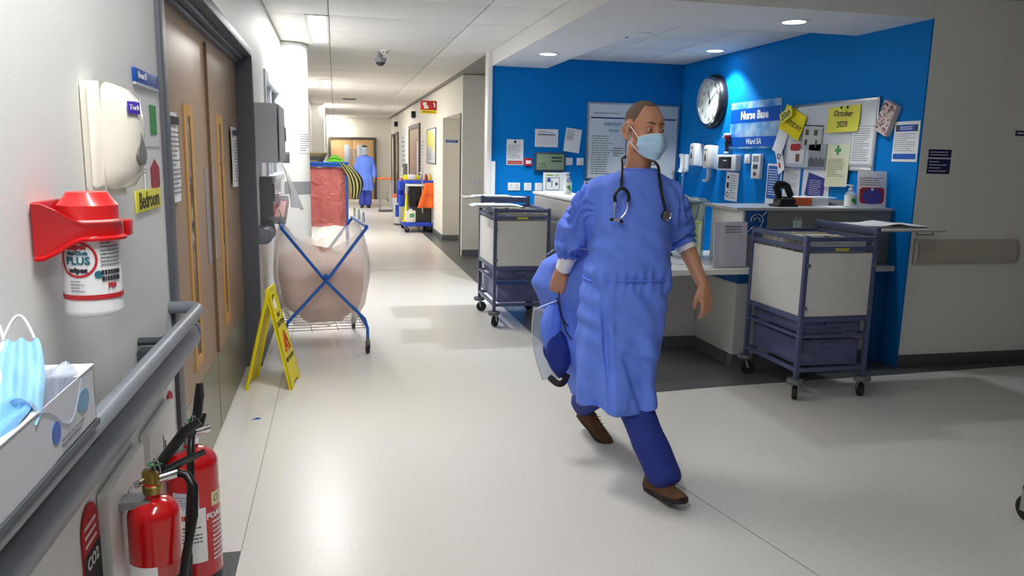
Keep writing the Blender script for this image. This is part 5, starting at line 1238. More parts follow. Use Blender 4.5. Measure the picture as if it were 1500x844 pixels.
def orange(label, loc, w0, w1, h, rz=0):
    o = thing('orange_cloth', label, 'cloth', loc, rz)
    MB().grid(lambda u, v: ((u-.5)*(w0+(w1-w0)*v)-.08*v, -.012-.02*math.sin(9*u)*v, -h*v), 18, 12, .004).build('cloth', M('orange_fabric', (244, 112, 44), .75), o, 180)
    lines(MB(), -.1, .06, -.28, -.2, 2, -.04, .3, seed=5).build('print', M('orange_ink', (170, 60, 20), .7), o, 0)
orange('orange cloth hanging at the corner of the cleaning trolley', (1.83, 15.33, 1.0), .2, .34, .5)
t = thing('detergent_bottle', 'white jerrycan with green label on the cleaning trolley base', 'bottle', (1.45, 15.41, .211), 0)
MB().box(-.1, .1, -.06, .06, 0, .24, .03).box(-.03, .03, -.03, .03, .24, .27).build('can', M('jerry_white', (232, 232, 222), .4), t); MB().lathe([(.028, .27), (.028, .3), (.001, .3)], n=16).build('cap', CB, t); MB().box(-.02, .07, -.0625, -.06, .1, .18).build('label', M('label_green', (90, 170, 110), .5), t)
t = thing('yellow_cone', 'narrow yellow warning cone stored on the cleaning trolley', 'cone', (1.4, 15.6, .211), 0)
MB().lathe([(.1, 0), (.1, .015), (.075, .02), (.025, .55), (.001, .56)], n=24).build('cone', YEL, t); MB().box(-.11, .11, -.11, .11, 0, .012).build('base', YEL, t)
t = thing('wipes_pack', 'yellow and white wipes pack lying on the cleaning trolley top', 'packet', (1.5, 15.75, 1.041), 0)
MB().box(-.16, .16, -.09, .09, 0, .1, .02).build('packet', YEL, t); MB().box(-.08, .08, -.095, .095, .01, .105, .02).build('label', PAPER, t)
for dx, mt, lb in ((.1, M('bottle_grey', (150, 152, 160), .4), 'grey spray bottle on the cleaning trolley top'), (.2, M('bottle_red', (160, 50, 40), .4), 'red bottle on the cleaning trolley top'), (.27, M('bottle_yellow', (230, 200, 60), .4), 'yellow bottle at the wall end of the cleaning trolley top')):
    o = thing('spray_bottle', lb, 'bottle', (1.58+dx, 15.55, 1.041), 0)
    MB().lathe([(.03, 0), (.032, .01), (.032, .09), (.012, .12), (.012, .135)], n=16).build('bottle', mt, o); MB().box(-.035, .02, -.012, .012, .135, .16, .004).build('trigger', WPL, o)
t = thing('red_spray', 'red bottle in the blue side bucket of the cleaning trolley', 'bottle', (1.31, 15.79, .84), 0)
MB().lathe([(.035, 0), (.035, .16), (.015, .2), (.015, .24)], n=16).build('bottle', M('bottle_crimson', (170, 30, 60), .4), t); MB().lathe([(.02, .24), (.02, .27)], n=12).build('cap', WPL, t)
def bin_stand(label, x, y, h):
    t = thing('waste_bin', label, 'bin', (x, y, 0), 0, 'orange lidded bins')
    MB().lathe([(.16, .04), (.18, h-.05)], n=24).build('body', M('bin_white', (226, 226, 222), .5), t)
    MB().lathe([(.19, h-.05), (.2, h-.02), (.17, h+.02), (.001, h+.05)], n=24).build('lid', M('bin_orange', (240, 120, 50), .5), t)
    MB().lathe([(.15, 0), (.16, .04)], n=24).build('foot', GREYP, t)
bin_stand('white bin with orange lid just beyond the cleaning trolley', 1.4, 17.2, .66)
t = thing('waste_stand', 'grey wire waste sack stand with orange lid beside the far walking figure', 'bin', (1.32, 21.2, 0), 0)
for x in (-.15, .2): MB().tube([(x, -.15, .02), (x, -.15, .85), (x, .15, .85), (x, .15, .02)], .012, 8).build('frame_tube', ALU, t)
MB().box(-.2, .25, -.18, .18, .02, .05, .008).build('base', CAST, t); MB().box(-.2, .17, -.16, .16, .86, .91, .025).build('lid', M('bin_orange', (240, 120, 50), .5), t)
MB().box(.1, .19, -.1, .1, .1, .84, .03).build('sack', film_mat('white_film', (226, 228, 232), .5, .2, .3), t)

# wall things along the right of the corridor (rz = -90)
XC = 1.899
for y, z, lb, n in ((18.9, 2.5, 'small black box above the nearest brown framed corridor door', 0), (24.4, 2.47, 'small black box above the farther corridor door', 1)):
    t = thing('door_lamp', lb, 'lamp', (XC, y, z), RZ)  # plain dark box above the door, gives no light
    MB().box(-.1, .1, -.1, 0, -.07, .07, .01).build('housing', BLK, t); MB().box(-.06, .06, -.09, -.01, -.09, -.07, .004).build('lens', GINK, t)
o = own(MB().box(-.02, .02, -.3, 0, -.12, .12, .002), 'fire_sign', REDI, 'red and yellow fire equipment sign projecting above the corridor noticeboard', 'sign', (XC, 14.9, 2.44), RZ)
t = o
b = MB().ball((0, 0, 0), .001, 4, 4)
quadm = lambda y0, y1, z0, z1, mt, nm: MB().box(.02, .0215, y0, y1, z0, z1).build(nm, mt, o)
quadm(-.3, 0, -.12, -.055, M('sign_yellow', (240, 220, 40), .5), 'yellow_band')
MB().tube([(.0225, -.06, .09), (.0225, -.04, .06), (.0225, -.045, .0)], .015, 6).build('phone_symbol', PAPER, o)
MB().box(.0205, .023, -.26, -.19, .03, .09).box(.0205, .023, -.24, -.16, -.03, .03).build('point_symbol', PAPER, o)
MB().box(.0215, .0225, -.27, -.03, -.095, -.08).build('lettering', INK, o)
t = thing('corridor_noticeboard', 'white noticeboard with yellow aprons hung on the right corridor wall', 'board', (XC, 15.65, 1.72), RZ)
MB().box(-.72, .72, -.015, 0, -.34, .34, .002).build('board', WBM, t)
MB().box(-.73, .73, -.02, 0, .33, .35).box(-.73, .73, -.02, 0, -.35, -.33).box(.71, .73, -.02, 0, -.35, .35).box(-.73, -.71, -.02, 0, -.35, .35).build('frame', GREYP, t)
quad(quad(quad(MB(), -.6, -.3, .0, .3, -.016), -.1, .2, -.0, .3, -.017), .3, .5, -.1, .25, -.0165).build('yellow_sheet', YPAP, t)
lines(MB(), -.5, .3, -.28, -.05, 6, -.0165, .3, seed=6).build('print', GINK, t, 0)
for y, z, w_, h_, lb, mt in ((17.35, 1.5, .5, .9, 'white information poster between the noticeboard and the brown framed door', PAPER), (22.2, 1.45, 1.2, 1.6, 'tall pale blue poster panel between the two corridor doors', M('pale_blue_panel', (206, 216, 226), .5))):
    o, R = sheet('corridor_poster', lb, 'poster', (XC, y, z), RZ, w_, h_, mat=mt)
    pr(lines(MB(), -w_*.4, w_*.4, -h_*.4, h_*.4, 10, -.0066, .25, seed=int(y)), o, R, 'print', GINK)
t = thing('glove_dispenser', 'grey glove dispenser on the wall before the farther corridor door', 'dispenser', (XC, 21.2, 1.1), RZ)
MB().box(-.2, .2, -.12, 0, -.2, .2, .01).build('case', M('rack_grey', (92, 94, 98), .5), t); MB().box(-.14, .14, -.125, -.115, -.1, .1, .005).build('opening', WPL, t)
# side passage: sign, sockets, plug with flex
o = own(MB().box(-.11, .11, -.008, 0, .0, .045, .002), 'door_sign', NBLUE, 'small blue and white sign on the far face of the side opening', 'sign', (2.065, 14, 1.775), 0)
MB().box(-.11, .11, -.007, 0, -.035, .0, .002).build('white_strip', PAPER, o); lines(MB(), -.09, .08, .012, .034, 1, -.0085, .4, seed=7).build('lettering', PAPER, o, 0)
for x, lb in ((2.06, 'left double socket on the grey end wall beyond the blue partition'), (2.2, 'right double socket with black plug on the grey end wall')):
    o = plate('wall_socket', lb, 'socket', x, 1.15, .12, .09, .012, y=11.77)
    for dx in (-.03, .03): MB().box(dx-.014, dx-.008, -.0135, -.011, -.012, -.006).box(dx+.008, dx+.014, -.0135, -.011, -.012, -.006).box(dx-.004, dx+.004, -.0135, -.011, .01, .022).build('pin_hole', GINK, o)
t = thing('black_plug', 'black plug with hanging flex in the socket beyond the blue partition', 'plug', (2.27, 11.76, 1.15), 0)
MB().box(-.03, .03, -.06, -.003, -.035, .03, .012).build('plug', BLK, t); MB().tube([(0, -.03, -.03), (.01, -.04, -.1), (.0, -.03, -.2), (-.03, -.03, -.32), (-.03, -.03, -.6)], .006, 6).build('flex', BLK, t)
# bits at the right edge
t = thing('castor_wheel', 'black castor of equipment just entering at the right edge', 'castor', (2.965, 2.58, 0), 0)
MB().lathe([(.001, -.016), (.03, -.016), (.055, -.018), (.06, -.01), (.06, .01), (.055, .018), (.03, .016), (.001, .016)], n=28, mat=rotm('Y', PI/2)).xf(Matrix.Translation((0, 0, .06))).build('wheel', RUB, t)
MB().box(-.03, -.022, -.02, .02, .05, .16).box(.022, .03, -.02, .02, .05, .16).box(-.03, .03, -.02, .02, .15, .165).build('fork', ALU, t); MB().tube([(0, 0, .165), (0, 0, .9)], .012, 8).build('stem', ALU, t)
t = thing('trainer_shoe', 'black and white trainer on the floor beyond the right doorway', 'shoe', (6.03, 5.62, 0), .3)
MB().rings([[(x, y*w_, z) for y, z in ((-.045, .02), (-.04, .05*h), (0, .075*h), (.04, .05*h), (.045, .02))] for x, w_, h in ((-.14, .8, 1.2), (-.06, .95, 1.3), (.04, 1.0, .9), (.11, .95, .7), (.14, .5, .5))]).build('upper', BLK, t, 60)
MB().rings([[(x, y*w_, z) for y, z in ((-.05, 0), (-.05, .025), (.05, .025), (.05, 0))] for x, w_ in ((-.15, .7), (-.13, .9), (.04, 1.02), (.12, .9), (.155, .45))]).build('sole', PAPER, t, 60)
# ================================================================ PEOPLE
def remesh(mb, voxel, smooth=4, fac=.5):
    me = bpy.data.meshes.new('raw'); me.from_pydata(mb.v, [], mb.f)
    o = bpy.data.objects.new('raw', me); COL.objects.link(o)
    md = o.modifiers.new('r', 'REMESH'); md.mode = 'VOXEL'; md.voxel_size = voxel
    ms = o.modifiers.new('s', 'SMOOTH'); ms.factor = fac; ms.iterations = smooth
    bpy.context.view_layer.update()
    dg = bpy.context.evaluated_depsgraph_get()
    out = bpy.data.meshes.new_from_object(o.evaluated_get(dg))
    bpy.data.objects.remove(o); bpy.data.meshes.remove(me)
    return out
def coords(me):
    a = np.empty(len(me.vertices)*3, 'f'); me.vertices.foreach_get('co', a); return a.reshape(-1, 3)
def setco(me, a): me.vertices.foreach_set('co', a.astype('f').ravel()); me.update()
def finish(me, name, mat, parent, T=None):
    if T is not None: me.transform(T)
    me.materials.clear(); me.materials.append(mat)
    for p in me.polygons: p.use_smooth = True
    return link(name, me, parent)
def norms(me):
    a = np.empty(len(me.vertices)*3, 'f'); me.vertices.foreach_get('normal', a); return a.reshape(-1, 3)
V3 = Vector

def head_shapes(b, T):
    R3 = T.to_3x3()
    def ball(c, r, rot=None): b.ball(tuple(T @ V3(c)), r, 24, 16, R3 @ rot if rot is not None else R3)
    ball((0, .018, .038), (.0745, .094, .084))                 # skull
    ball((0, -.02, .03), (.068, .069, .07)); ball((0, -.022, -.012), (.067, .066, .075))      # forehead, mid face
    ball((0, -.022, -.045), (.060, .068, .066))                # jaw
    ball((0, -.066, -.092), (.026, .022, .022))                # chin
    for s in (-1, 1):
        ball((s*.040, -.056, -.024), (.024, .026, .022))       # cheekbone
        ball((s*.042, -.012, -.062), (.020, .042, .03))        # jaw corner
        ball((s*.027, -.075, .023), (.024, .0135, .010))         # brow ridge
        ball((s*.083, .017, -.009), (.0065, .024, .033), rotm('Z', s*.40))   # ear, its rim and lobe
        rim = [(.012+.022*math.cos(a)+.004*math.sin(a), -.008+.034*math.sin(a)) for a in np.linspace(2.6, -1.9, 14)]
        b.limb([tuple(T @ V3((s*(.079+.40*max(0, y+.006)), y, z))) for y, z in rim], [.0052]*14, 10)
        ball((s*.082, .004, -.040), (.0065, .009, .010))
    b.limb([tuple(T @ V3(p)) for p in ((0, -.086, .016), (0, -.098, -.012), (0, -.108, -.034))], [.009, .011, .014], 12)
    for s in (-1, 1): ball((s*.013, -.096, -.037), (.010, .012, .009))
    b.limb([tuple(T @ V3(p)) for p in ((-.018, -.083, -.062), (0, -.09, -.06), (.018, -.083, -.062))], [.007, .009, .007], 10)
    b.limb([tuple(T @ V3(p)) for p in ((-.016, -.082, -.073), (0, -.088, -.074), (.016, -.082, -.073))], [.007, .009, .007], 10)
def head_features(root, T, hair_mat, face=True):
    Ti = T
    ey = MB(); ir = MB(); lid = MB(); br = MB()
    for s in (-1, 1):
        c = V3((s*.031, -.0735, .0015))
        e1 = MB().ball(tuple(c), .0117, 20, 14).xf(Ti).build('eyeball', M('eye_white', (226, 222, 216), .2), root)
        MB().ball(tuple(c+V3((.0016, -.0098, -.0003))), (.0056, .0026, .0056), 16, 10).xf(Ti).build('iris', M('iris_dark', (34, 22, 16), .15), e1)
        # upper lid, lower lid and brow
        def lidf(sign):
            def f(u, v):
                az = (u-.5)*2*1.8; k = max(0, math.cos(az*1.25)) if abs(az) < 1.25 else 0
                e0 = math.radians(17 if sign > 0 else -11)*k**.8+math.radians(-3 if sign > 0 else -3)*(1-k**.8)+(0 if sign > 0 else 0)
                e1_ = math.radians(88)*sign; el = e0+(e1_-e0)*v
                r_ = .0133+.0012*(1-v)**6
                return (c.x+r_*math.cos(el)*math.sin(az), c.y-r_*math.cos(el)*math.cos(az), c.z+r_*math.sin(el))
            return f
        MB().grid(lidf(1), 24, 10).xf(Ti).build('upper_lid', SKIN, root, 180)
        MB().grid(lidf(-1), 24, 10).xf(Ti).build('lower_lid', SKIN, root, 180)
        pts = [(s*(.012+.038*u), -.0895+.022*u*u, .027+.007*math.sin(PI*u*.8)-.004*u) for u in np.linspace(0, 1, 8)]
        MB().tube(pts, [.0022, .0042, .0046, .0044, .004, .0034, .0026, .0015], 8, flat=.55).xf(Ti).build('eyebrow', M('brow_hair', (52, 40, 34), .8), root)
    # cropped hair: a thin shell over the skull above the hairline
    def lim(ph):
        c = math.cos(ph)                                       # 1 at the face, -1 at the nape
        k = (1-c)/2
        q = min(1, max(0, (k-.13)/.15)); q = q*q*(3-2*q); l = .74+.80*q+.75*max(0, k-.55)
        if .30 < k < .40: l += .16*math.sin((k-.30)/.10*PI)    # sideburns in front of the ear
        return l
    b = MB(); nu, nv = 96, 40; rg = []
    for j in range(nv+1):
        v = (j+.02)/nv; r_ = []
        for i in range(nu):
            ph = 2*PI*i/nu; th = v*lim(ph)
            d = V3((math.sin(th)*math.sin(ph), -math.sin(th)*math.cos(ph), math.cos(th)))
            k = 1-.045*min(1, v)**10
            r_.append((d.x*.0765*k, .018+d.y*.0965*k, .038+d.z*.0862*k))
        rg.append(r_)
    b.rings(rg, cap=False)
    b.xf(Ti).build('cropped_hair', hair_mat, root, 180)

def hand_shapes(b, wrist, aim, palm_n, thumb_side, curl, L=.185, r=.0085):
    """palm, four unequal bent fingers and a thumb; aim = direction of the fingers, palm_n = way the palm faces"""
    A = V3(aim).normalized(); N = V3(palm_n); N = (N-A*N.dot(A)).normalized(); S = A.cross(N).normalized()*thumb_side
    W = V3(wrist); k = L/.185
    P = lambda a, s, n: W+A*(a*k)+S*(s*k)+N*(n*k)
    # palm: a flattened fan of tapered bones
    for s0, s1 in ((.018, .030), (.007, .010), (-.006, -.010), (-.017, -.028)):
        b.limb([tuple(P(-.005, s0*.8, 0)), tuple(P(.045, (s0+s1)/2*1.05, -.003)), tuple(P(.085, s1, 0))], [.016*k, .0155*k, .0125*k], 12)
    for s, l, c in ((.030, .068, .9), (.0105, .078, 1.0), (-.0095, .072, 1.05), (-.028, .056, 1.1)):
        a = 0; p = V3((.085, s*1.02, 0)); pts = [P(*p)]; rad = [r*1.28*k]
        for seg, q in ((.46, .55), (.30, .8), (.24, .6)):
            a += curl*c*q
            p = p+V3((math.cos(a)*l*seg, (s*.10)*seg if curl < .6 else -s*.05, math.sin(a)*l*seg)); pts.append(P(*p)); rad.append(r*k*(1.12 if len(pts) == 2 else 1.0 if len(pts) == 3 else .84))
        b.limb([tuple(q) for q in pts], rad, 12)
    t = [P(.012, .022, .006), P(.038, .043, .014), P(.066, .050, .02+.012*curl), P(.09, .046, .026+.022*curl)]
    b.limb([tuple(q) for q in t], [.0165*k, .0132*k, .0105*k, .0088*k], 12)

def lerp(a, b, t): return V3(a)*(1-t)+V3(b)*t
def noise_field(co, sc, seed=0):
    return np.array([noise.noise((float(p[0])*sc[0]+seed, float(p[1])*sc[1], float(p[2])*sc[2])) for p in co])

def shoe(root, T, mat, sole_mat, L=.285):
    k = L/.285
    st = [(-.125, .030, .072, .0), (-.11, .035, .098, 0), (-.06, .036, .104, 0), (-.02, .037, .098, .0), (.02, .041, .08, 0), (.07, .048, .062, 0), (.115, .044, .05, .0), (.145, .03, .04, .004), (.157, .012, .026, .012)]
    rg = []
    for x, w_, h, z0 in st:
        rg.append([(x*k, w_*k*math.cos(a)*(1 if math.sin(a) < 0 else (1-.42*math.sin(a)**2)), (.018+z0+(h-.018-z0)*max(0, math.sin(a))+.004*min(0, math.sin(a)))*1.0) for a in np.linspace(0, 2*PI, 20, endpoint=False)])
    up = MB(); up.rings(rg); s = up.xf(T).build('shoe', mat, root, 60)
    ol = [(-.13, .0), (-.12, .028), (-.06, .037), (0, .038), (.06, .048), (.11, .047), (.145, .034), (.163, .0)]
    pts = [(x*k, y*k) for x, y in ol]+[(x*k, -y*k) for x, y in ol[-2:0:-1]]
    MB().prismz(pts, 0, .021).xf(T).build('sole', sole_mat, s, 60)
    for i in range(4):
        x = (.0+.018*i)*k; z = .094-.0085*i*1.1
        MB().tube([(x, -.022*k, z-.006), (x+.006, 0, z+.003), (x, .022*k, z-.006)], .0025, 6).xf(T).build('lace', M('lace_tan', (150, 116, 80), .8), s)
    return s

def trousers(root, chains, mat, voxel, T, seed=1):
    b = MB()
    for pts, rad in chains: b.limb(pts, rad, 20)
    me = remesh(b, voxel, 5)
    co = coords(me); n = norms(me)
    f = noise_field(co, (5, 5, 11), seed)*.010-.012*(.3-np.abs(noise_field(co+np.array((0, 0, 1))*co[:, :1]*.8, (6, 6, 11), seed+4)))
    low = np.clip((.55-co[:, 2])/.5, 0, 1)
    co = co+n*(f*(.4+low))[:, None]
    setco(me, co)
    return finish(me, 'scrub_trousers', mat, root, T)

def gown_mesh(rings, sleeves, voxel, extra=None):
    b = MB(); rg = []
    for z, gx, gy, rx, ry in rings:
        rg.append([(gx+rx*math.copysign(abs(math.cos(a))**.85, math.cos(a)), gy+ry*math.copysign(abs(math.sin(a))**.85, math.sin(a)), z) for a in np.linspace(0, 2*PI, 48, endpoint=False)])
    b.rings(rg)
    for pts, rad in sleeves: b.limb(pts, rad, 20)
    if extra: extra(b)
    return remesh(b, voxel, 5)

# ---------------------------------------------------------------- the walking man in front
man = thing('person', 'person with shaved head striding past the nurse desk in a blue gown, mask on', 'person', (1.40, 3.40, 0))
TI = inv(man)
HT = Matrix.Translation((1.357, 3.285, 1.678)) @ Matrix.Rotation(.22, 4, 'Z') @ Matrix.Rotation(.05, 4, 'X') @ Matrix.Rotation(.02, 4, 'Y')
HT = HT @ Matrix.Diagonal((1.02, 1.02, 1.04, 1))
b = MB()
head_shapes(b, HT)
b.limb([tuple(HT @ V3((0, .03, -.07))), (1.356, 3.335, 1.53), (1.35, 3.37, 1.45)], [.056, .057, .066], 20)
b.limb([(1.22, 3.38, 1.39), (1.35, 3.36, 1.43), (1.46, 3.345, 1.39)], [.04, .058, .04], 16)
b.ball((1.34, 3.36, 1.28), (.145, .095, .2), 24, 14).ball((1.32, 3.37, 1.02), (.13, .09, .18), 24, 14).ball((1.31, 3.38, .9), (.15, .1, .12), 24, 14)
b.limb([(1.185, 3.385, 1.385), (1.115, 3.53, 1.185), (1.104, 3.665, 1.0)], [.04, .038, .029], 16)
b.limb([(1.485, 3.345, 1.385), (1.64, 3.46, 1.185), (1.67, 3.41, 1.10), (1.708, 3.33, .965)], [.04, .039, .041, .028], 16)
hand_shapes(b, (1.103, 3.675, .985), (-.13, .2, -.95), (.35, .93, 0), 1, .85, .19)
hand_shapes(b, (1.712, 3.322, .95), (.2, -.08, -.97), (-.42, .9, 0), -1, .5, .185)
for side, pts, rad in ((0, [(1.25, 3.4, .87), (1.285, 3.5, .46), (1.352, 3.97, .15)], [.075, .05, .036]), (1, [(1.38, 3.38, .87), (1.325, 3.265, .475), (1.447, 3.085, .1)], [.075, .05, .036])):
    b.limb(pts, rad, 16)
me = remesh(b, .0046, 3, .5)
co = coords(me)
Hi = np.array(HT.inverted())
loc = co @ Hi[:3, :3].T + Hi[:3, 3]
d = np.zeros_like(loc)
for s in (-1, 1):                                              # eye sockets
    q = (loc-np.array((s*.031, -.085, .001)))/np.array((.017, .03, .0105)); g = np.exp(-(q**2).sum(1))
    d[:, 1] += g*.011
    q = (loc-np.array((s*.088, .006, -.012)))/np.array((.008, .009, .016)); g = np.exp(-(q**2).sum(1)); d[:, 0] -= s*g*.004
co = co+d @ np.array(HT.to_3x3()).T
setco(me, co)
bm = bmesh.new(); bm.from_mesh(me); bm.verts.ensure_lookup_table()
sel = [bm.verts[i] for i in np.nonzero((loc[:, 2] > -.14) & (np.abs(loc[:, 0]) < .072))[0]]
for _ in range(7): bmesh.ops.smooth_vert(bm, verts=sel, factor=.5, use_axis_x=True, use_axis_y=True, use_axis_z=True)
bm.to_mesh(me); bm.free()
finish(me, 'body', SKIN, man, TI)
def hair_mat():
    mt = M('cropped_grey_hair', (104, 86, 72), .85, bump=.5, bscale=700)
    nt = mt.node_tree; b_ = nt.nodes['Principled BSDF']
    tc = nt.nodes.new('ShaderNodeTexCoord'); n = nt.nodes.new('ShaderNodeTexNoise'); n.inputs['Scale'].default_value = 420; n.inputs['Detail'].default_value = 2
    mx = nt.nodes.new('ShaderNodeMixRGB'); mx.inputs[1].default_value = (*s2l((86, 70, 60)), 1); mx.inputs[2].default_value = (*s2l((138, 114, 98)), 1)
    nt.links.new(tc.outputs['Object'], n.inputs['Vector']); nt.links.new(n.outputs['Fac'], mx.inputs[0]); nt.links.new(mx.outputs[0], b_.inputs['Base Color'])
    return mt
head_features(man, TI @ HT, hair_mat())

# surgical mask with pleats, its white binding and ear loops
def mask_pt(u, v, off=0):
    a = (u-.5)*2.25
    z = -.012-.108*v+.006*(abs(u-.5)*2)**2*(1 if v < .5 else -1)*-1
    bulge = .017*math.exp(-((u-.5)/.13)**2)*(1-v*.8)*1.2+.016*math.sin(PI*min(1, v*1.05))
    pl = .0035*((v*4) % 1-.5) if .12 < v < .88 else 0
    R_ = .082+bulge*math.cos(a*.6)+pl*.8+off
    k = 1-.22*max(0, v-.45)*1.6
    tp = 1-.30*(abs(u-.5)*2)**2
    zc = -.062+(z+.062)*tp
    return (R_*.92*math.sin(a)*k, -.022-(R_-.004)*math.cos(a)*(1-.18*max(0, v-.5)), zc)
mk = MB().grid(mask_pt, 48, 44, .0015).xf(TI @ HT).build('surgical_mask', M('mask_pale_blue', (176, 212, 240), .7, bump=.05, bscale=90), man, 60)
MB().tube([mask_pt(u, 0, .002) for u in np.linspace(0, 1, 24)], .0032, 6, flat=.6).xf(TI @ HT).build('top_binding', M('binding_white', (236, 238, 244), .7), mk)
MB().tube([mask_pt(u, 1, .001) for u in np.linspace(0, 1, 24)], .0022, 6, flat=.6).xf(TI @ HT).build('bottom_binding', M('mask_pale_blue', (176, 212, 240), .7), mk)
for s, u in ((-1, 0), (1, 1)):
    e0, e1 = V3(mask_pt(u, .06, .001)), V3(mask_pt(u, .94, .001))
    pts = [e0, V3((s*.076, -.035, -.012)), V3((s*.083, .0, .014)), V3((s*.088, .024, .012)), V3((s*.086, .034, -.012)), V3((s*.081, .02, -.038)), V3((s*.072, -.015, -.062)), e1]
    cv = []
    for i in range(len(pts)-1):
        for q in (0, .25, .5, .75):
            p0, p1, p2, p3 = pts[max(0, i-1)], pts[i], pts[i+1], pts[min(len(pts)-1, i+2)]
            cv.append(.5*((2*p1)+(p2-p0)*q+(2*p0-5*p1+4*p2-p3)*q*q+(3*p1-p0-3*p2+p3)*q**3))
    MB().tube([tuple(p) for p in cv]+[tuple(e1)], .0021, 6).xf(TI @ HT).build('ear_loop', M('binding_white', (236, 238, 244), .7), mk)

# gown
G = [(1.503, 1.36, 3.338, .080, .074), (1.492, 1.358, 3.338, .098, .082), (1.48, 1.352, 3.342, .132, .09), (1.46, 1.346, 3.347, .165, .1), (1.43, 1.34, 3.352, .186, .11), (1.39, 1.338, 3.355, .19, .122), (1.32, 1.338, 3.352, .185, .138), (1.2, 1.337, 3.35, .185, .148), (1.08, 1.335, 3.355, .20, .155), (1.03, 1.333, 3.36, .212, .155), (1.0, 1.332, 3.36, .207, .150), (.965, 1.331, 3.36, .212, .155), (.85, 1.324, 3.362, .213, .168), (.68, 1.312, 3.36, .207, .18), (.55, 1.288, 3.335, .18, .185), (.47, 1.276, 3.325, .166, .185), (.425, 1.272, 3.32, .16, .182), (.405, 1.270, 3.32, .158, .18)]
SL = [([(1.20, 3.37, 1.39), (1.16, 3.42, 1.32), (1.125, 3.51, 1.215), (1.118, 3.545, 1.165), (1.115, 3.585, 1.125), (1.12, 3.605, 1.09)], [.086, .088, .085, .078, .066, .052]),
      ([(1.48, 3.345, 1.39), (1.538, 3.38, 1.32), (1.61, 3.44, 1.23), (1.635, 3.45, 1.19), (1.645, 3.445, 1.165)], [.086, .087, .079, .07, .056])]
me = gown_mesh(G, SL, .0085, lambda b: b.limb([(1.37, 3.34, .80), (1.345, 3.265, .60), (1.338, 3.25, .505), (1.35, 3.225, .43)], [.13, .118, .108, .112], 24))
co = coords(me); n = norms(me)
z = co[:, 2]; x = co[:, 0]; y = co[:, 1]
ang = np.arctan2(y-3.355, x-1.31)
arm = np.clip(((np.abs(x-1.335)-.185)/.03), 0, 1)*(z > 1.06)
low = np.clip((1.0-z)/.55, 0, 1)
# long soft folds falling from the waist, twisting with the stride
tw = ang*7+(1.0-z)*5.0+2.0*noise_field(co, (3, 3, 2.2), 3)
f = low*.014*np.sin(tw)+low*.010*np.sin(ang*4-(1.0-z)*9+1.0)
f += .006*noise_field(co, (6, 6, 7), 8)*(1-arm*.3)
f -= .021*(.35-np.abs(noise_field(co, (5.5, 5.5, 3.2), 21)))*(.45+.55*low)*(1-arm)
f -= .010*(.3-np.abs(noise_field(co+np.array((0, 0, 1))*co[:, :1]*1.1, (8, 8, 9), 31)))
# diagonal drag lines over the chest and gathers at the waist tie
f += (1-low)*(1-arm)*(.006*np.sin((x*.8+z)*52+3*noise_field(co, (4, 4, 4), 5))*np.clip((1.34-z)/.2, 0, 1))
f += .005*np.sin(ang*22+2*noise_field(co, (6, 6, 6), 6))*np.exp(-((z-1.0)/.05)**2)
# bunched sleeve rings
f += arm*.013*np.sin((z*1.0+.35*noise_field(co, (7, 7, 7), 9))*62)
f = f*np.clip((1.52-z)/.06, .1, 1)
co = co+n*f[:, None]
# the overlapping front panel: a deep fold running down to the left knee
px = 1.36+.10*(.95-z); dd = (x-px)/.045
fold = np.exp(-dd**2)*np.clip((.92-z)/.2, 0, 1)*(y < 3.34)
co[:, 1] -= fold*.022; co[:, 1] += np.exp(-((x-px-.06)/.035)**2)*np.clip((.92-z)/.2, 0, 1)*(y < 3.34)*.02
t_ = np.clip(((.70-.22*(x-1.22))-z)/.03, 0, 1)*np.clip((x-1.235-(.70-z)*.30)/.02, 0, 1)*np.clip((3.30-y)/.05, 0, 1)
co[:, 1] += .020*t_
for fx, fw, fa in ((1.150, .013, -.013), (1.172, .012, .012), (1.205, .016, -.010)):
    co[:, 1] += fa*np.exp(-((x-fx-.05*(1.0-z)*(1 if fx < 1.2 else .3))/fw)**2)*np.clip((.98-z)/.2, 0, 1)*(y < 3.34)
co[:, 2] += np.where(z < .47, .003*np.sin(ang*3), 0)
co[:, 2] = np.maximum(co[:, 2], .392+.16*np.maximum(0, co[:, 0]-1.27)+.004*np.sin(ang*5))
setco(me, co)
gown = finish(me, 'surgical_gown', GOWN, man, TI)
MB().tube([(1.335+.213*math.cos(a), 3.36+.157*math.sin(a), 1.0+.006*math.sin(3*a)) for a in np.linspace(0, 2*PI, 40, endpoint=False)], .006, 6, closed=True, flat=.5).xf(TI).build('waist_tie', GOWN, gown, 60)
MB().tube([(1.36+.077*math.cos(a), 3.338+.072*math.sin(a), 1.503) for a in np.linspace(0, 2*PI, 40, endpoint=False)], .006, 8, closed=True).xf(TI).build('neck_binding', GOWN, gown, 60)
# open back of the gown flying out behind his right side, with its loose ties
def flap(u, v):
    top = V3((1.17, 3.47, 1.10)).lerp(V3((1.235, 3.52, .78)), 0)
    a = V3((1.22, 3.50, 1.13)).lerp(V3((1.22, 3.50, .38)), v)
    e = [V3((1.15, 3.74, 1.11)), V3((1.045, 3.83, 1.02)), V3((1.005, 3.87, .90)), V3((1.06, 3.87, .78)), V3((1.10, 3.82, .60)), V3((1.17, 3.76, .42)), V3((1.20, 3.72, .32))]
    q = v*(len(e)-1); i = min(int(q), len(e)-2); e_ = e[i].lerp(e[i+1], q-i)
    p = a.lerp(e_, u)
    p += V3((.0, -.035*math.sin(u*9+3*v)*(.25+u), .012*math.sin(u*6))) + V3((1, 1, 0))*.012*noise.noise((4*u, 5*v, 3))
    return tuple(p)
MB().grid(flap, 30, 40, .002).xf(TI).build('gown_tail', GOWN, gown, 180)
TIE = M('tie_pale_blue', (176, 196, 238), .7)
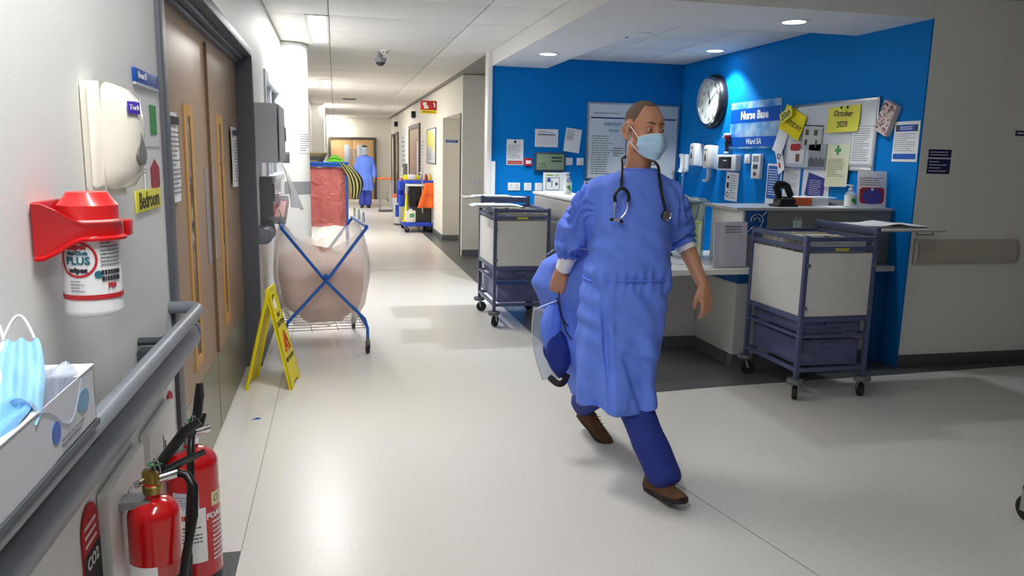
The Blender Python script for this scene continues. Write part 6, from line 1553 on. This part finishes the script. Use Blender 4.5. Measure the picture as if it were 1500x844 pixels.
MB().tube([(1.165, 3.46, 1.12), (1.08, 3.56, 1.12), (1.045, 3.62, 1.10), (1.02, 3.66, 1.07)], .007, 6, flat=.3).xf(TI).build('back_tie', TIE, gown, 60)
MB().tube([(1.10, 3.70, .83), (1.03, 3.72, .80), (.985, 3.74, .775)], .009, 6, flat=.3).xf(TI).build('back_tie', TIE, gown, 60)
# cuffs
for p0, p1, r0, r1 in (((1.124, 3.600, 1.085), (1.108, 3.658, 1.0), .043, .040), ((1.640, 3.447, 1.175), (1.664, 3.422, 1.118), .050, .049)):
    cz = MB(); P0, P1 = V3(p0), V3(p1)
    cz.tube([tuple(P0.lerp(P1, t)) for t in np.linspace(0, 1, 9)]+[tuple(P1.lerp(P0, .1))], [r0+(r1-r0)*t+.0012*math.sin(t*25) for t in np.linspace(0, 1, 9)]+[r1*.8], 24, cap=False)
    cz.xf(TI).build('cuff', M('cuff_white', (240, 240, 246), .8, bump=.2, bscale=200), gown, 60)

# trousers and shoes
trousers(man, [([(1.26, 3.4, .85), (1.28, 3.49, .47), (1.32, 3.75, .31), (1.35, 3.955, .185)], [.10, .085, .08, .08]), ([(1.37, 3.38, .85), (1.325, 3.265, .475), (1.395, 3.17, .27), (1.452, 3.09, .125)], [.10, .08, .082, .085])], SCRUB, .0095, TI)
SUEDE = M('brown_suede', (104, 72, 46), .8, bump=.15, bscale=120, var=.12, vscale=40); SOLE = M('shoe_sole_dark', (40, 32, 28), .6)
FT = Matrix.Translation((1.447, 3.075, .012)) @ Matrix.Rotation(-PI/2+.20, 4, 'Z') @ Matrix.Rotation(-.16, 4, 'Y') @ Matrix.Translation((-.0, 0, .012))
shoe(man, TI @ FT, SUEDE, SOLE)
RT_ = Matrix.Translation((1.395, 3.925, .0)) @ Matrix.Rotation(-PI/2+.42, 4, 'Z') @ Matrix.Rotation(.42, 4, 'Y') @ Matrix.Translation((-.02, 0, .032))
shoe(man, TI @ RT_, SUEDE, SOLE)

# stethoscope: worn round the neck, a thing of its own
st = thing('stethoscope', 'black stethoscope hanging round the neck of the walking man', 'stethoscope', (1.35, 3.25, 1.35))
SI = inv(st)
def spline(pts, k=6):
    P = [V3(p) for p in pts]; out = []
    for i in range(len(P)-1):
        p0, p1, p2, p3 = P[max(0, i-1)], P[i], P[i+1], P[min(len(P)-1, i+2)]
        for q in np.linspace(0, 1, k, endpoint=False):
            q = float(q); out.append(tuple(.5*((2*p1)+(p2-p0)*q+(2*p0-5*p1+4*p2-p3)*q*q+(3*p1-p0-3*p2+p3)*q**3)))
    return out+[tuple(P[-1])]
FRONT = lambda x, z, o=.0: (x, 3.355-.150*math.sqrt(max(.02, 1-((x-1.338)/.19)**2))+(.03 if z > 1.44 else .018 if z > 1.40 else .0)-o, z)
MB().tube(spline([(1.226, 3.205, 1.42), (1.232, 3.225, 1.47), (1.256, 3.285, 1.525), (1.285, 3.36, 1.552), (1.35, 3.42, 1.56), (1.42, 3.385, 1.55), (1.436, 3.31, 1.525), (1.42, 3.243, 1.47), (1.414, 3.205, 1.41), (1.424, 3.192, 1.36), (1.432, 3.185, 1.325)]), .0068, 10).xf(SI).build('black_tubing', BLK, st, 60)
MB().tube(spline([(1.198, 3.196, 1.362), (1.194, 3.197, 1.386), (1.204, 3.198, 1.408), (1.226, 3.198, 1.422), (1.248, 3.192, 1.408), (1.256, 3.188, 1.386), (1.252, 3.187, 1.362)]), .0075, 10).xf(SI).build('yoke', BLK, st, 60)
MB().tube(spline([(1.198, 3.196, 1.364), (1.193, 3.192, 1.33), (1.196, 3.188, 1.30), (1.206, 3.186, 1.284), (1.221, 3.184, 1.278)]), .0042, 8).xf(SI).build('ear_tube', CHR, st, 60)
MB().tube(spline([(1.252, 3.187, 1.364), (1.250, 3.184, 1.335), (1.238, 3.183, 1.31), (1.22, 3.184, 1.29), (1.196, 3.187, 1.282), (1.185, 3.189, 1.285)]), .0042, 8).xf(SI).build('ear_tube', CHR, st, 60)
MB().ball((1.224, 3.182, 1.277), (.010, .008, .008), 12, 8).xf(SI).build('ear_tip', RUB, st); MB().ball((1.181, 3.188, 1.286), (.010, .008, .008), 12, 8).xf(SI).build('ear_tip', RUB, st)
Cx = Matrix.Translation((1.434, 3.19, 1.305)) @ Matrix.Rotation(PI/2+.15, 4, 'X') @ Matrix.Rotation(.25, 4, 'Y')
MB().lathe([(.001, 0), (.024, 0), (.025, .006), (.022, .012)], n=28).xf(SI @ Cx).build('chest_piece', BLK, st)
MB().lathe([(.019, .0122), (.0215, .0155), (.0225, .0122)], n=28, cap=False).xf(SI @ Cx).build('chrome_rim', CHR, st)
MB().lathe([(.001, .013), (.019, .013), (.019, .01)], n=24).xf(SI @ Cx).build('diaphragm', M('diaphragm_grey', (92, 94, 98), .4), st)

# clear visor with its blue lining carried in his right hand
vz = thing('face_visor', 'clear plastic visor with dark blue cloth dangling from the man\'s right hand', 'visor', (1.08, 3.72, .6))
VI = inv(vz)
def vis(u, v):
    a = (u-.5)*2.1
    c = V3((1.05, 3.735, .79)).lerp(V3((1.085, 3.72, .405)), v)
    w_ = .055+.05*math.sin(PI*min(1, .2+v*.8))
    return (c.x+w_*math.sin(a)-.01*v, c.y-.045*math.cos(a), c.z+.02*math.cos(a*1.2)*v)
MB().grid(vis, 28, 24, .0012).xf(VI).build('visor_shield', film_mat('visor_film', (214, 222, 236), .28, .06, .05), vz, 180)
e = [vis(0, v) for v in np.linspace(0, 1, 14)]+[vis(u, 1) for u in np.linspace(0, 1, 14)]
MB().tube(e, .0042, 6, flat=.5).xf(VI).build('shield_edge', M('visor_edge', (206, 210, 200), .3), vz, 60)
def lin(u, v):
    a = u*2*PI; k = 1+.16*noise.noise((2*math.cos(a), 2*math.sin(a), 3*v))+.08*math.sin(5*a+4*v)
    r_ = (.012+.062*math.sin(PI*min(1, .12+.86*v))**1.2)*k
    c = V3((1.085, 3.675, .67)).lerp(V3((1.115, 3.665, .43)), v)
    return (c.x+r_*math.cos(a), c.y+r_*.6*math.sin(a), c.z)
MB().grid(lin, 40, 30).xf(VI).build('blue_cloth', SCRUB, vz, 180)
def lin2(u, v):
    a = u*2*PI; r_ = (.01+.044*math.sin(PI*min(1, .1+.9*v)))*(1+.15*noise.noise((3*math.cos(a), 3*math.sin(a), 2*v+7)))
    c = V3((1.07, 3.69, .81)).lerp(V3((1.045, 3.67, .57)), v)
    return (c.x+r_*math.cos(a), c.y+r_*.6*math.sin(a), c.z)
MB().grid(lin2, 32, 22).xf(VI).build('pale_cloth', GOWN, vz, 180)
MB().tube(spline([(1.055, 3.66, .435), (1.085, 3.625, .412), (1.115, 3.622, .414), (1.145, 3.65, .445)]), .017, 10, flat=1.0).xf(VI).build('foam_band', RUB, vz, 60)
for dx, dz in ((.0, 0), (.022, -.07)):
    MB().tube(spline([(1.098-dx*.4, 3.69, .875+dz*.4), (1.10+dx, 3.655, .78+dz), (1.118+dx, 3.65, .735+dz), (1.145+dx, 3.655, .70+dz)]), .0032, 6).xf(VI).build('elastic_strap', BLK, vz, 60)

# ---------------------------------------------------------------- the far walker
far = thing('person', 'person in full blue gown, mask and visor walking far down the corridor', 'person', (.83, 22.75, 0))
FI = Matrix.Identity(4)
b = MB()
FH = Matrix.Translation((0, -.03, 1.64)) @ Matrix.Rotation(-.05, 4, 'Z')
head_shapes(b, FH)
b.limb([(0, .0, 1.57), (0, .02, 1.42)], [.055, .06], 16).ball((0, .02, 1.2), (.16, .1, .24)).ball((0, .02, .95), (.15, .1, .15))
for s in (-1, 1):
    b.limb([(s*.17, .02, 1.4), (s*.25, .03, 1.12), (s*.27, -.04, .88)], [.05, .04, .03], 12)
    hand_shapes(b, (s*.272, -.045, .865), (s*.1, -.1, -1), (-s, .2, 0), s, .5)
    b.limb([(s*.09, .02, .88), (s*.09, -.0, .48), (s*.085, .02, .09)], [.08, .055, .04], 14)
finish(remesh(b, .011, 2), 'body', SKIN, far)
head_features(far, FH, M('far_dark_hair', (40, 34, 30), .8))
G2 = [(1.50, 0, .0, .075, .07), (1.46, 0, .01, .14, .09), (1.41, 0, .015, .19, .11), (1.3, 0, .015, .205, .135), (1.1, 0, .01, .205, .15), (.98, 0, .01, .2, .15), (.8, 0, .01, .225, .165), (.6, 0, .01, .235, .17), (.5, 0, .01, .235, .17)]
SL2 = [([(s*.17, .02, 1.38), (s*.235, .03, 1.2), (s*.265, .02, 1.05), (s*.275, -.035, .91)], [.075, .075, .068, .05]) for s in (-1, 1)]
me = gown_mesh(G2, SL2, .014)
co = coords(me); n = norms(me); ang = np.arctan2(co[:, 1], co[:, 0])
f = .012*noise_field(co, (5, 5, 6), 3)+np.clip((1-co[:, 2])/.5, 0, 1)*.014*np.sin(ang*9+2*noise_field(co, (3, 3, 3), 1)); co = co+n*f[:, None]; setco(me, co)
finish(me, 'surgical_gown', GOWN, far)
trousers(far, [([(s*.09, .02, .85), (s*.095, 0, .48), (s*.09, .01, .12)], [.1, .095, .095]) for s in (-1, 1)], M('far_trousers', (62, 78, 176), .8), .014, FI, 5)
for s in (-1, 1): shoe(far, Matrix.Translation((s*.09, -.02, 0)) @ Matrix.Rotation(-PI/2+s*.15, 4, 'Z'), BLK, SOLE)
MB().grid(lambda u, v: mask_pt(u, v), 20, 20, .002).xf(FH).build('surgical_mask', M('mask_pale_blue', (176, 212, 240), .7), far, 60)
MB().grid(lambda u, v: (.105*math.sin((u-.5)*2.4), -.03-.1*math.cos((u-.5)*2.4), .07-.2*v), 20, 8, .002).xf(FH).build('visor_shield', film_mat('far_visor', (220, 228, 236), .3, .08, 0), far, 60)
MB().grid(lambda u, v: (.1*math.sin((u-.5)*4.4), .0-.098*math.cos((u-.5)*4.4), .078-.04*v), 24, 3, .004).xf(FH).build('visor_band', WPL, far, 60)
MB().ball((0, .018, .06), (.088, .106, .09), 20, 12).xf(FH).build('theatre_cap', M('cap_dark', (52, 56, 70), .8), far, 60)
